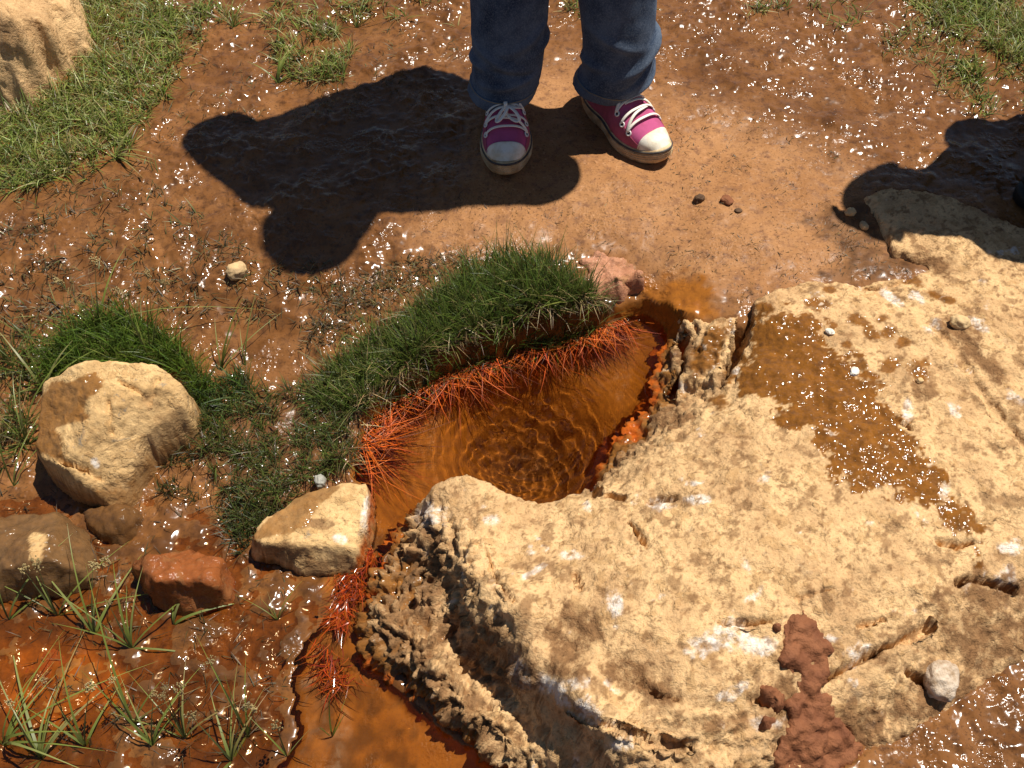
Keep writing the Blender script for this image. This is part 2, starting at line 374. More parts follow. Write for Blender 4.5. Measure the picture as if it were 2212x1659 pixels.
# ================================================================ water
def sheet(x0, x1, y0, y1, res, keepf, ripple):
    wx = np.arange(x0, x1, res); wy = np.arange(y0, y1, res); WX, WY = np.meshgrid(wx, wy)
    WP = np.stack([WX, WY, WX*0], -1).reshape(-1, 3)
    Vt = np.stack([WX, WY, ripple(WX, WY, WP)], -1).reshape(-1, 3); Ft = gridF(len(wx), len(wy))
    k_ = keepf(WX, WY).ravel(); Ft = Ft[k_[Ft].all(1)]
    used = np.zeros(len(Vt), bool); used[Ft.ravel()] = True; re = np.cumsum(used)-1
    return mesh_np("water", Vt[used], re[Ft], True)
def spring_ripple(WX, WY, WP):
    r = np.hypot(WX-SPR[0], WY-SPR[1]); nw = fbm(WP, .035, 2).reshape(WX.shape); nw2 = fbm(WP, .014, 2, .5, 3.).reshape(WX.shape)
    rr = r+.010*nw
    ring = .00022*np.exp(-((r-.10)/.06)**2)*np.sin(rr/.017*2*math.pi)*(.7+1.2*nw)+.00010*np.exp(-((r-.17)/.10)**2)*np.sin((rr+.3*WX)/.012*2*math.pi)
    bub = np.zeros(WX.shape)
    for (dx, dy) in [(1084, 825), (1093, 822), (1120, 833), (1128, 845), (1160, 845), (1165, 870), (1180, 880), (1185, 895), (1172, 905), (1200, 880), (1212, 892), (1165, 898), (1150, 890), (1080, 880), (1070, 892), (1090, 868), (1215, 912), (1222, 922), (1150, 935), (1172, 942), (1230, 900), (1240, 875), (1110, 905), (1092, 915), (1120, 800), (1140, 915), (1195, 915), (1180, 862), (1205, 860), (1150, 868)]:
        p = G(dx, dy, WZ); sg = random.uniform(.0026, .0040); bub += .36*sg*np.exp(-((WX-p[0])**2+(WY-p[1])**2)/(2*sg*sg)*1.4)
    return WZ+bub+ring+.0006*nw2*np.exp(-(r/.06)**2)+.00004*nw2
wmesh = sheet(-.40, .42, .10, 1.10, .0023, lambda a_, b_: sdf(poolXY, a_, b_) > -.022, spring_ripple)
FILM = G(*np.array([(-200, 1010), (60, 1000), (300, 1060), (500, 1090), (560, 1190), (640, 1240), (690, 1290), (690, 1350), (640, 1400), (615, 1470), (625, 1640), (610, 1800), (-200, 1800)], float).T, WZ)[:, :2]
pmesh = sheet(-.95, -.15, .10, .86, .005, lambda a_, b_: sdf(FILM, a_, b_) > 0, lambda a_, b_, c_: WZ+.0008+.00010*fbm(c_, .02, 2).reshape(a_.shape))
pm = MT("puddle_film"); fr = pm.n("ShaderNodeFresnel", i_IOR=1.333); bmp = pm.bump(pm.noise(95, 1.5, .5), .0030, pm.ramp(pm.noise(18, 3, .6), .42, .58, .02, 1.0)); pm.set(fr.inputs["Normal"], bmp)
gl = pm.n("ShaderNodeBsdfGlossy", i_Roughness=.10); pm.set(gl.inputs["Normal"], bmp); pm.set(gl.inputs["Color"], (1, 1, 1))
tr = pm.n("ShaderNodeBsdfTransparent"); pm.set(tr.inputs["Color"], (.86, .72, .54)); mx = pm.n("ShaderNodeMixShader")
pm.t.links.new(fr.outputs[0], mx.inputs[0]); pm.t.links.new(tr.outputs[0], mx.inputs[1]); pm.t.links.new(gl.outputs[0], mx.inputs[2])
link("puddle_water", pmesh, pm.fin(mx.outputs[0]), kind="structure", label="shallow brown water film over the mud at lower left", cat="water")
sun_d.cycles.is_caustics_light = True
bpy.data.objects["ground"].cycles.is_caustics_receiver = True
WOBJ = link("water", wmesh, M_WATER, kind="structure", label="clear orange spring water in the pool and its outflow", cat="water")
WOBJ.cycles.is_caustics_caster = True

# ================================================================ rocks
def make_rock(outline, inner, res=.003, round_r=.012, drop=.09, m=.012, amp=((.03, .004, 3), ), cracks=(), c=.015, extra=None, seed=0., facet=0., lift=0., edge=.006, planes=()):
    o = np.array(outline, float); o[:, 2] += lift; P = G(o[:, 0], o[:, 1], o[:, 2]); pts = P
    if len(inner): 
        q = np.array(inner, float); q[:, 2] += lift; pts = np.concatenate([P, G(q[:, 0], q[:, 1], q[:, 2])])
    f = rbf(pts, c)
    x0, y0 = P[:, :2].min(0)-m*1.6; x1, y1 = P[:, :2].max(0)+m*1.6
    gx = np.arange(x0, x1+res, res); gy = np.arange(y0, y1+res, res)
    A, B = np.meshgrid(gx, gy)
    flat = np.stack([A, B, A*0], -1).reshape(-1, 3)
    s = sdf(P[:, :2], A, B)+edge*fbm(flat, .03, 3, .6, seed).reshape(A.shape)
    zz = f(A, B)
    if planes:
        best = np.full(zz.shape, 1e9); jit = np.random.default_rng(int(seed*5)+2)
        for tri in planes:
            q3 = np.array(tri, float); a3, b3, c3 = G(q3[:, 0], q3[:, 1], q3[:, 2]+lift); nn = np.cross(b3-a3, c3-a3); nn = nn/nn[2]
            best = np.minimum(best, a3[2]-nn[0]*(A-a3[0])-nn[1]*(B-a3[1]))
        zz = best
    if facet:
        rg = np.random.default_rng(int(seed*7)+1); ii = np.argwhere(s > round_r*.4); ii = ii[rg.choice(len(ii), 26)]
        gy_, gx_ = np.gradient(zz, res); best = np.full(zz.shape, 1e9)
        for (j_, i_) in ii:
            dd = np.hypot(A-A[j_, i_], B-B[j_, i_])
            pl = zz[j_, i_]+gx_[j_, i_]*(A-A[j_, i_])+gy_[j_, i_]*(B-B[j_, i_])+rg.uniform(-.001, .003)+.6*np.maximum(dd-.045, 0)
            best = np.minimum(best, pl)
        zz = zz*(1-facet)+np.clip(best, zz-.007, zz+.010)*facet
    t = np.clip(1-s/round_r, 0, 1); zz = zz-round_r*.55*np.where(s > 0, t*t, 1.0)
    zz = zz-np.where(s < 0, np.clip(-s/m, 0, 1.6)*drop, 0)
    for cr in cracks:
        pl, w, dep = cr
        pp = np.array(pl, float); zc = f(*G(pp[:, 0], pp[:, 1], .04)[:, :2].T)
        L = G(pp[:, 0], pp[:, 1], zc)[:, :2]
        d = dline(L, A, B)+.003*fbm(flat, .012, 3, .6, seed+3).reshape(A.shape)
        zz = zz-1.3*dep*sst(w*.62, w*.2, d)
    Vv = np.stack([A, B, zz], -1).reshape(-1, 3); F = gridF(len(gx), len(gy))
    if extra is not None: Vv = extra(Vv, F)
    N = normals_of(Vv, F)
    D = 0
    for size, a, octv in amp:
        nz = fbm(Vv, size, octv, .55, seed+size*100); D = D+a*nz
    Vv = Vv+N*(D[:, None] if not np.isscalar(D) else 0)
    keep = (s.ravel() > -m*1.5)
    F = F[keep[F].all(1)]
    used = np.zeros(len(Vv), bool); used[F.ravel()] = True
    re = np.cumsum(used)-1
    return Vv[used], re[F]
def masks(Vv, wet=None, white=None, brown=None, org=None, wobk=1.0):
    dx, dy = proj(Vv); w = (fbm(Vv, .03, 4, .6, 11.)*26+fbm(Vv, .006, 2, .5, 21.)*10)*wobk
    z = np.zeros(len(Vv)); out = {}
    for nme, spec in (("wet", wet), ("white", white), ("brown", brown), ("orange", org)):
        mk = z.copy()
        for s in (spec or []):
            if s[0] == 'poly': d = sdf(s[1], dx, dy)+w*s[3]; mk = np.maximum(mk, s[2]*sst(-3, 3, d))
            elif s[0] == 'blob': d = blobs(s[1], dx, dy)*30+w*s[3]*1.3; mk = np.maximum(mk, s[2]*sst(-5, 8, d))
            elif s[0] == 'below': mk = np.maximum(mk, s[2]*sst(s[1]+.008, s[1]-.004, Vv[:, 2]+w*.0006*s[3]))
            elif s[0] == 'noise': mk = np.maximum(mk, s[2]*sst(s[1], s[1]+.12, fbm(Vv, s[3], 5, .6, s[4])))
        out[nme] = mk
    return out
# --- the big boulder
cr = [([(1611, 658), (1606, 715), (1592, 755), (1572, 792)], .016, .045), ([(1575, 800), (1560, 830)], .010, .02), ([(1470, 745), (1480, 790), (1455, 830)], .012, .03),
      ([(1785, 1463), (1846, 1432), (1883, 1410), (1929, 1391), (1967, 1376), (2010, 1350)], .010, .020), ([(1558, 1345), (1607, 1345), (1664, 1340)], .007, .012),
      ([(1857, 1349), (1910, 1338)], .006, .012), ([(2070, 1258), (2092, 1250), (2137, 1258), (2194, 1273)], .009, .018), ([(1720, 1292), (1760, 1280), (1800, 1272)], .004, .006),
      ([(1283, 1040), (1290, 1062)], .014, .03), ([(1318, 1068), (1345, 1075)], .012, .014), ([(1400, 1085), (1430, 1078), (1460, 1072)], .009, .015), ([(1360, 1130), (1385, 1160), (1398, 1180)], .007, .014),
      ([(2030, 1170), (2070, 1178), (2100, 1172)], .009, .015), ([(1940, 905), (1965, 925)], .006, .008), ([(2010, 700), (2060, 745), (2110, 830), (2180, 920), (2212, 960)], .016, .005), ([(1850, 620), (1900, 615), (1960, 600)], .008, .008),
      ([(1640, 1510), (1680, 1530)], .006, .01), ([(1380, 1470), (1420, 1500), (1470, 1510)], .006, .008), ([(1300, 1560), (1400, 1600), (1500, 1610)], .007, .012), ([(1230, 1520), (1300, 1560)], .007, .010),
      ([(1050, 1190), (1075, 1260), (1110, 1300)], .006, .010), ([(1240, 1240), (1255, 1275)], .007, .010), ([(1960, 1455), (2040, 1490), (2060, 1465)], .012, .02)]
def crag(Vv, F):
    dx, dy = proj(Vv)
    left = sst(1150, 900, dx-.28*(dy-1200))*sst(1060, 1140, dy)
    wall = sst(-40, 20, sdf([(1430, 690), (1600, 690), (1590, 800), (1480, 900), (1330, 1010), (1280, 1060), (1290, 960), (1390, 850), (1390, 760)], dx, dy))
    k = np.clip(left+wall*.45, 0, 1)
    low = sst(1480, 1640, dy)*.4
    k = np.maximum(k, low)
    N = normals_of(Vv, F)
    nA = fbm(Vv*[1, 1, .8], .055, 4, .6, 31.); nB = np.abs(fbm(Vv, .024, 3, .6, 41.)); nC = fbm(Vv, .010, 2, .6, 51.)
    nR = (.5-np.abs(fbm(Vv, .034, 4, .62, 81.)))
    nD = np.abs(fbm(Vv, .013, 3, .6, 91.))
    D = k*(.026*nA+.022*(nR-.32)-.018*nB+.008*nC-.016*(nD-.1))+(1-k)*(.007*nA+.003*(nR-.32)-.002*nB)
    return Vv+N*D[:, None]
bV, bF = make_rock(BO, BI, .0027, .010, .07, .012, ((.018, .0022, 3), (.007, .0014, 2)), cr, .03, crag, 1.)
WETP = [(1625, 690), (1690, 668), (1755, 675), (1790, 735), (1850, 785), (1880, 830), (1920, 870), (1965, 945), (2010, 975), (2045, 1040), (2082, 1090), (2112, 1135), (2112, 1200), (2085, 1170), (2040, 1130), (2000, 1085), (1940, 1075), (1890, 1050), (1840, 1060), (1800, 1010), (1765, 950), (1700, 905), (1640, 850), (1590, 830), (1600, 790), (1622, 750)]
WBL = [(1760, 655, 36, 10, 8), (1795, 625, 16, 7, 10), (1850, 690, 26, 12, 25), (1880, 720, 20, 14, 30), (1905, 690, 14, 9, 0), (1950, 740, 17, 12, 0), (1920, 715, 18, 16, 0), (1858, 790, 16, 14, 0), (1920, 790, 20, 18, 0), (1985, 800, 22, 26, 0), (1650, 665, 30, 10, 10), (1830, 745, 12, 9), (1800, 705, 8, 10),
       (1550, 870, 24, 18, 0), (1440, 720, 14, 30, 20), (1530, 760, 30, 60, 25), (2030, 640, 40, 10, 25), (1975, 608, 26, 12, 20)]
bm_ = masks(bV, wet=[('poly', WETP, 1., 2.0), ('blob', WBL, .95, .7), ('below', WZ+.024, .9, 1.4)],
            white=[('blob', [(1560, 1385, 60, 32, -8), (1640, 1395, 40, 18), (1330, 1320, 18, 40, -10), (1200, 1490, 36, 22, 30), (1275, 1530, 50, 24, 35), (1250, 1480, 24, 14), (930, 1110, 30, 30), (1120, 1450, 16, 34, -15), (1060, 1125, 22, 10), (1420, 1090, 36, 14), (1500, 1080, 24, 10), (2170, 1180, 30, 16), (2195, 860, 30, 10, 40), (2170, 1250, 26, 26, 40), (1960, 880, 10, 26), (2110, 700, 26, 10, 30), (1845, 1405, 30, 14, -20), (1660, 1560, 40, 12), (1800, 1380, 18, 8), (1880, 1130, 12, 6), (1240, 1200, 26, 8), (1160, 1230, 30, 6, -30), (1590, 1490, 30, 12, -30), (1340, 1610, 26, 16), (1920, 640, 30, 8, 35), (1980, 640, 22, 8, 35)], .9, .9), ('noise', .47, .75, .045, 61.)],
            brown=[('blob', [(1240, 1370, 60, 60, 30), (1220, 1430, 40, 30), (1350, 1450, 60, 30, 20), (1420, 1500, 70, 24, 15), (1700, 1510, 40, 50), (2100, 1280, 90, 40, -20), (2120, 1380, 80, 50, -30), (1990, 1500, 80, 30, -25), (1860, 1560, 80, 40, -20), (1990, 560, 70, 16, 20), (2080, 720, 50, 26, 35), (2140, 800, 60, 18, 45), (1990, 830, 30, 34), (1450, 900, 30, 20), (1340, 960, 50, 30, -30), (1900, 1420, 26, 16), (1480, 770, 30, 30), (880, 1350, 110, 90, 50), (1000, 1540, 160, 60, 42), (1060, 1420, 120, 50, 48), (900, 1220, 70, 100), (830, 1400, 90, 120)], .9, 1.0), ('blob', [(1240, 1370, 62, 62, 30), (1230, 1430, 50, 36), (1350, 1450, 66, 34, 20), (1420, 1500, 80, 28, 15), (1700, 1520, 50, 60), (2130, 1300, 110, 60, -20), (2150, 1400, 100, 60, -30), (2000, 1510, 120, 36, -25), (1870, 1570, 110, 46, -20), (1990, 560, 70, 16, 20), (2080, 720, 50, 26, 35), (2140, 800, 60, 18, 45), (1450, 900, 40, 26), (1340, 960, 60, 36, -30), (1900, 1420, 36, 20), (1480, 770, 40, 36), (1550, 1560, 80, 20)], .95, .9), ('noise', .22, .7, .03, 71.), ('noise', .26, .75, .012, 75.)],
            org=[('below', WZ+.005, .95, .7), ('poly', [(1385, 660), (1430, 690), (1420, 760), (1395, 850), (1340, 905), (1295, 975), (1285, 1050), (1300, 1000), (1320, 940), (1380, 880), (1410, 800), (1450, 700), (1420, 650)], .8, .5)])
bm_["wet"] = np.where(bm_["white"] > .4, np.minimum(bm_["wet"], .2), bm_["wet"])
link("boulder", mesh_np("boulder", bV, bF, True, bm_), M_ROCK, label="huge craggy pale yellow boulder filling the right side beside the pool", cat="boulder")

def rock(name, label, outline, inner, mat, wet=None, white=None, brown=None, org=None, cat="rock", parent=None, **kw):
    Vv, F = make_rock(outline, inner, **kw)
    return link(name, mesh_np(name, Vv, F, True, masks(Vv, wet, white, brown, org)), mat, label=label, cat=cat)
rock("rock", "pale angular rock with a damp brown corner beside green grass at left",
     [(74, 955, -.02), (104, 846, -.01), (215, 808, .012), (335, 798, .02), (392, 826, .010), (411, 905, -.04), (330, 990, -.076), (274, 1072, -.070), (226, 1072, -.045), (88, 988, -.025)],
     [(250, 850, .03), (200, 920, .018), (330, 880, .022), (150, 960, -.002), (250, 970, -.005), (300, 960, -.025), (360, 920, -.02), (220, 1040, -.04), (320, 840, .03), (255, 1050, -.06), (130, 900, .005)],
     M_ROCK2, wet=[('poly', [(60, 960), (70, 890), (100, 830), (205, 810), (225, 822), (180, 880), (190, 900), (125, 930), (140, 975), (150, 1000), (90, 985)], .85, .5), ('below', -.045, .6, 1.6)], white=[('blob', [(207, 1000, 12, 8, 40)], 1., .1)],
     brown=[('blob', [(330, 990, 60, 40, -40), (370, 920, 40, 50), (260, 1060, 40, 30), (320, 870, 30, 20)], .45, 1.0)], res=.0026, round_r=.005, drop=.11, lift=.018, edge=.003, planes=[[(200, 830, .035), (330, 812, .032), (240, 950, .012)], [(105, 850, .012), (150, 985, -.012), (215, 880, .030)], [(345, 815, .033), (405, 880, -.012), (300, 990, -.042)], [(160, 1000, .002), (240, 1060, -.030), (290, 960, -.002)], [(318, 830, .034), (392, 835, .008), (345, 900, .012)]], amp=((.04, .004, 4), (.011, .0024, 3)),
     cracks=[([(345, 822), (315, 850), (290, 885)], .007, .006), ([(130, 995), (160, 1015), (195, 1030)], .006, .012), ([(205, 1040), (235, 1055)], .005, .008), ([(255, 905), (235, 925)], .006, .006)], seed=2.)
rock("rock", "pale flat-topped wedge rock between the grass bank and the boulder tip",
     [(545, 1160, -.055), (600, 1110, -.055), (660, 1070, -.045), (720, 1048, -.04), (790, 1052, -.045), (803, 1070, -.06), (800, 1120, -.07), (785, 1180, -.085), (770, 1230, -.09), (730, 1260, -.09), (660, 1235, -.085), (600, 1205, -.07), (550, 1182, -.06)],
     [(700, 1090, -.03), (760, 1080, -.035), (740, 1130, -.03), (650, 1130, -.035), (760, 1160, -.045), (690, 1170, -.04), (610, 1160, -.04), (570, 1170, -.045), (720, 1200, -.065), (650, 1200, -.062)],
     M_ROCK2, wet=[('poly', [(530, 1170), (600, 1100), (650, 1060), (720, 1040), (745, 1050), (690, 1090), (660, 1140), (600, 1160), (560, 1165)], .75, .5), ('below', -.078, .9, 1.)], white=[('blob', [(735, 1165, 14, 10, 30), (790, 1110, 10, 50, 10)], .9, .5)],
     brown=[('blob', [(620, 1195, 70, 20, 15), (720, 1230, 60, 35), (690, 1130, 30, 10)], .8, .8)], org=[('poly', [(795, 1050), (815, 1060), (810, 1130), (790, 1200), (770, 1240), (778, 1180), (797, 1110)], .9, .4)],
     res=.0026, round_r=.004, drop=.06, lift=.004, planes=[[(620, 1120, -.034), (720, 1055, -.030), (780, 1080, -.034)], [(580, 1178, -.042), (745, 1172, -.036), (680, 1245, -.088)], [(795, 1060, -.038), (790, 1140, -.045), (806, 1110, -.066)], [(575, 1140, -.042), (660, 1068, -.040), (690, 1110, -.030)]], amp=((.04, .005, 4), (.010, .0024, 3)), seed=3.)
rock("rock", "glossy red brown wet rock lying in sedge near the lower left",
     [(285, 1215, -.07), (300, 1195, -.05), (345, 1190, -.04), (400, 1180, -.04), (450, 1195, -.045), (490, 1215, -.06), (500, 1250, -.075), (498, 1290, -.08), (460, 1320, -.085), (400, 1325, -.085), (340, 1300, -.085), (290, 1260, -.08)],
     [(380, 1220, -.02), (440, 1230, -.025), (400, 1270, -.035), (340, 1230, -.03), (460, 1280, -.05), (350, 1270, -.05)],
     M_REDROCK, wet=[('below', .2, .65, 0)], brown=[('blob', [(305, 1230, 22, 40)], .5, .6)], res=.0026, round_r=.016, drop=.04, lift=.003, planes=[[(330, 1200, -.040), (460, 1205, -.045), (400, 1262, -.026)], [(330, 1268, -.036), (470, 1262, -.038), (405, 1330, -.088)], [(480, 1212, -.052), (470, 1275, -.045), (502, 1270, -.082)], [(318, 1198, -.044), (315, 1262, -.046), (288, 1230, -.074)]], amp=((.05, .014, 4), (.011, .003, 3)), seed=4.)
rock("rock", "large rounded wet brown rock with a dry yellow patch at the left edge",
     [(-60, 1140, -.07), (0, 1120, -.06), (60, 1100, -.055), (120, 1108, -.055), (180, 1140, -.06), (205, 1190, -.07), (195, 1250, -.078), (150, 1285, -.085), (60, 1300, -.085), (-60, 1300, -.085)],
     [(100, 1160, -.02), (40, 1180, -.018), (130, 1220, -.04), (60, 1250, -.045), (0, 1180, -.025), (-30, 1230, -.04), (170, 1190, -.05)],
     M_ROCK3, wet=[('below', .2, .92, 0)], res=.003, round_r=.010, drop=.04, planes=[[(0, 1140, -.045), (120, 1120, -.048), (70, 1200, -.020)], [(0, 1230, -.028), (130, 1220, -.030), (60, 1300, -.082)], [(130, 1130, -.045), (150, 1220, -.038), (205, 1190, -.075)], [(-60, 1180, -.04), (40, 1160, -.026), (40, 1230, -.024)]], amp=((.05, .008, 4), (.012, .0026, 3)), seed=5.)
yp = bpy.data.objects["rock.003"].data
_v = np.empty(len(yp.vertices)*3, np.float32); yp.vertices.foreach_get("co", _v); _v = _v.reshape(-1, 3)
_dx, _dy = proj(_v.astype(float)); _w = fbm(_v, .02, 4, .6, 5.)
_p = sst(-.1, .15, blobs([(82, 1165, 22, 16, 20), (78, 1190, 14, 22, 0)], _dx, _dy)+_w*.6)
_wv = np.empty(len(_v), np.float32); yp.attributes["wet"].data.foreach_get("value", _wv); yp.attributes["wet"].data.foreach_set("value", (_wv*(1-_p)).astype(np.float32))
rock("rock", "small wet brown rock half sunk in mud below the pale angular rock",
     [(175, 1100, -.07), (215, 1085, -.065), (270, 1085, -.065), (300, 1110, -.07), (298, 1150, -.078), (260, 1175, -.08), (200, 1160, -.08)], [(240, 1115, -.055), (270, 1130, -.058), (215, 1125, -.06)],
     M_WETROCK, wet=[('below', .2, .9, 0)], res=.003, round_r=.008, drop=.03, facet=.6, amp=((.035, .008, 4), (.012, .003, 3)), seed=6.)
rock("rock", "submerged flat reddish slab in the puddle at lower left",
     [(-80, 1400, WZ-.012), (60, 1388, WZ-.006), (180, 1400, WZ-.003), (262, 1450, WZ-.004), (268, 1520, WZ-.006), (200, 1560, WZ-.01), (80, 1565, WZ-.012), (-80, 1560, WZ-.014)], [(120, 1470, WZ-.003), (20, 1470, WZ-.006), (200, 1490, WZ-.002)],
     M_REDROCK, wet=[('below', .2, .35, 0)], res=.004, round_r=.01, drop=.03, amp=((.05, .002, 3),), seed=7.)
rock("rock", "pale yellow rock in the grass at the top left corner",
     [(-140, 265, -.02), (0, 236, .0), (40, 232, .0), (90, 215, .0), (118, 180, .0), (160, 130, .01), (182, 90, .03), (172, 40, .06), (150, 5, .08), (130, -60, .10), (0, -90, .12), (-160, -40, .1)],
     [(0, 120, .09), (70, 100, .085), (100, 50, .10), (40, 180, .05), (0, 200, .035), (-60, 150, .08), (130, 110, .05), (50, 20, .12)],
     M_ROCK, brown=[('blob', [(130, 195, 40, 26, -40), (100, 230, 60, 20), (150, 150, 26, 40, 20), (60, 60, 50, 40)], .35, 1.0)], res=.004, round_r=.012, drop=.06, facet=.6, amp=((.09, .010, 5), (.02, .005, 3)), seed=8.)
_po = [(1215, 590), (1260, 560), (1310, 548), (1355, 555), (1380, 585), (1390, 620), (1388, 648), (1350, 655), (1310, 668), (1270, 680), (1235, 640)]
_pi = [(1310, 600), (1350, 605), (1290, 630), (1345, 630), (1260, 610)]
_gz = lambda x, y: float(GT(np.array(float(x)), np.array(float(y)))[2])
rock("rock", "pinkish mud-crusted rock with an undercut at the head of the pool", [(x, y, (max(_gz(x, y), -.070) if y < 635 else -.068)+.004) for x, y in _po], [(x, y, max(_gz(x, y-10), -.060)+.010) for x, y in _pi],
     M_PINK, wet=[('noise', .05, .4, .02, 3.)], res=.0028, round_r=.004, drop=.06, edge=.016, amp=((.04, .006, 4), (.010, .006, 3)), seed=9.)

# mud clod and pebbles
M_CLOD = mat_plain("red_mud", (.25, .095, .040), .75, (180, .003), c2=(.17, .060, .026), spec=.2)
def lump(name, label, cat, dx, dy, z, a, b, h, mat, rotz=0., seed=0., amp=.25):
    me = bpy.data.meshes.new(name); import bmesh
    bm = bmesh.new(); bmesh.ops.create_icosphere(bm, subdivisions=4, radius=1.0)
    V0 = np.array([v.co[:] for v in bm.verts]); nz = fbm(V0, .9, 4, .5, seed)
    V0 = np.sign(V0)*np.abs(V0)**.85*(1+amp*nz+.5*amp*np.abs(fbm(V0, .5, 3, .5, seed+5)))[:, None]*[a, b, h]
    for v, c_ in zip(bm.verts, V0): v.co = c_
    for f in bm.faces: f.smooth = True
    bm.to_mesh(me); bm.free()
    o = link(name, me, mat, label=label, cat=cat); p = G(dx, dy, z); o.location = p; o.rotation_euler[2] = rotz
    return o
def bsurf(dx, dy):
    z = .04
    for _ in range(8):
        p = G(dx, dy, z); z = float(boF(np.array(p[0]), np.array(p[1])))
    return z
def clod(label, pts, inner, seed):
    o_ = [(x, y, bsurf(x, y)+.002) for x, y in pts]; i_ = [(x, y, bsurf(x, y)+h) for x, y, h in inner]
    Vv, F = make_rock(o_, i_, .0025, .004, .02, .005, ((.022, .010, 4), (.008, .004, 3)), (), .01, None, seed, edge=.013)
    return link("mud_clod", mesh_np("mud_clod", Vv, F), M_CLOD, label=label, cat="mud")
clod("long lumpy strip of dark red mud smeared down the boulder", [(1690, 1350), (1705, 1318), (1735, 1312), (1770, 1345), (1768, 1375), (1785, 1405), (1790, 1450), (1782, 1480), (1805, 1520), (1800, 1550), (1845, 1580), (1868, 1625), (1850, 1690), (1720, 1700), (1675, 1640), (1690, 1580), (1708, 1540), (1718, 1480), (1688, 1430), (1682, 1390)],
     [(1730, 1350, .005), (1735, 1400, .007), (1745, 1450, .006), (1750, 1510, .005), (1765, 1570, .006), (1770, 1630, .007), (1740, 1620, .006)], 12.)
clod("small dark red mud blob left of the mud strip on the boulder", [(1645, 1480), (1665, 1480), (1690, 1505), (1695, 1525), (1665, 1525), (1645, 1505)], [(1662, 1497, .010), (1680, 1515, .010)], 13.)
clod("tiny red mud blob below the small mud blob on the boulder", [(1645, 1545), (1662, 1548), (1660, 1572), (1645, 1568)], [(1652, 1558, .008)], 14.)
clod("red mud crumb above the mud strip on the boulder", [(1668, 1340), (1690, 1350), (1680, 1368), (1665, 1360)], [(1677, 1354, .009)], 15.)
M_PALE = mat_plain("pale_pebble", (.62, .42, .20), .8, (300, .001), c2=(.45, .3, .15)); M_GREY = mat_plain("grey_pebble", (.42, .40, .33), .5, (300, .001), c2=(.25, .24, .2))
M_WHITE = mat_plain("white_pebble", (.85, .82, .72), .6, (300, .001), c2=(.7, .62, .5)); M_DARK = mat_plain("dark_clod", (.09, .045, .02), .8, (200, .003), c2=(.15, .08, .035))
M_GREYW = mat_plain("crusted_stone", (.60, .48, .36), .85, (120, .004), c2=(.33, .22, .13), vscale=90)
def peb(label, dx, dy, w, mat, s, h=.6, dz=0., onb=False):
    z = bsurf(dx, dy) if onb else float(GT(np.array(float(dx)), np.array(float(dy)))[2])
    return lump("pebble", label, "pebble", dx, dy, z+w*h*.35+dz, w, w*.78, w*h, mat, s*1.7, s*3.1, .35)
peb("small grey pebble perched on the grass bank above the wedge rock", 692, 1040, .010, M_GREY, 1., .8, .012)
peb("pale pebble in dark soil in the notch of the boulder", 1837, 458, .009, M_PALE, 2.)
peb("smaller pale pebble in the notch soil against the boulder", 1866, 488, .008, M_PALE, 3.)
peb("dark mud crumb on dry ground right of the shoes", 1510, 430, .009, M_DARK, 4., .8)
peb("flat brown crumb just right of the dark mud crumb", 1570, 432, .011, M_CLOD, 5., .4)
peb("tiny brown crumb below the two mud crumbs", 1595, 455, .006, M_DARK, 5.5, .5)
peb("tan stone with a shadow in glossy mud below the big shadow", 512, 585, .016, M_PALE, 6., .8)
peb("white round pebble at the upper rim of the wet streak", 1793, 716, .0065, M_WHITE, 7., .5, 0, True)
peb("white round pebble at the middle rim of the wet streak", 1846, 803, .0075, M_WHITE, 8., .5, 0, True)
peb("brown nodule stuck on the boulder near the right edge", 2073, 697, .014, M_PALE, 9., .7, 0, True)
peb("tiny pebble in the round damp stain on the boulder", 1987, 822, .005, M_PALE, 9.5, .7, .002, True)
peb("whitish stone set in the boulder's lower right notch", 2030, 1468, .024, M_GREYW, 10., .75, -.006, True)

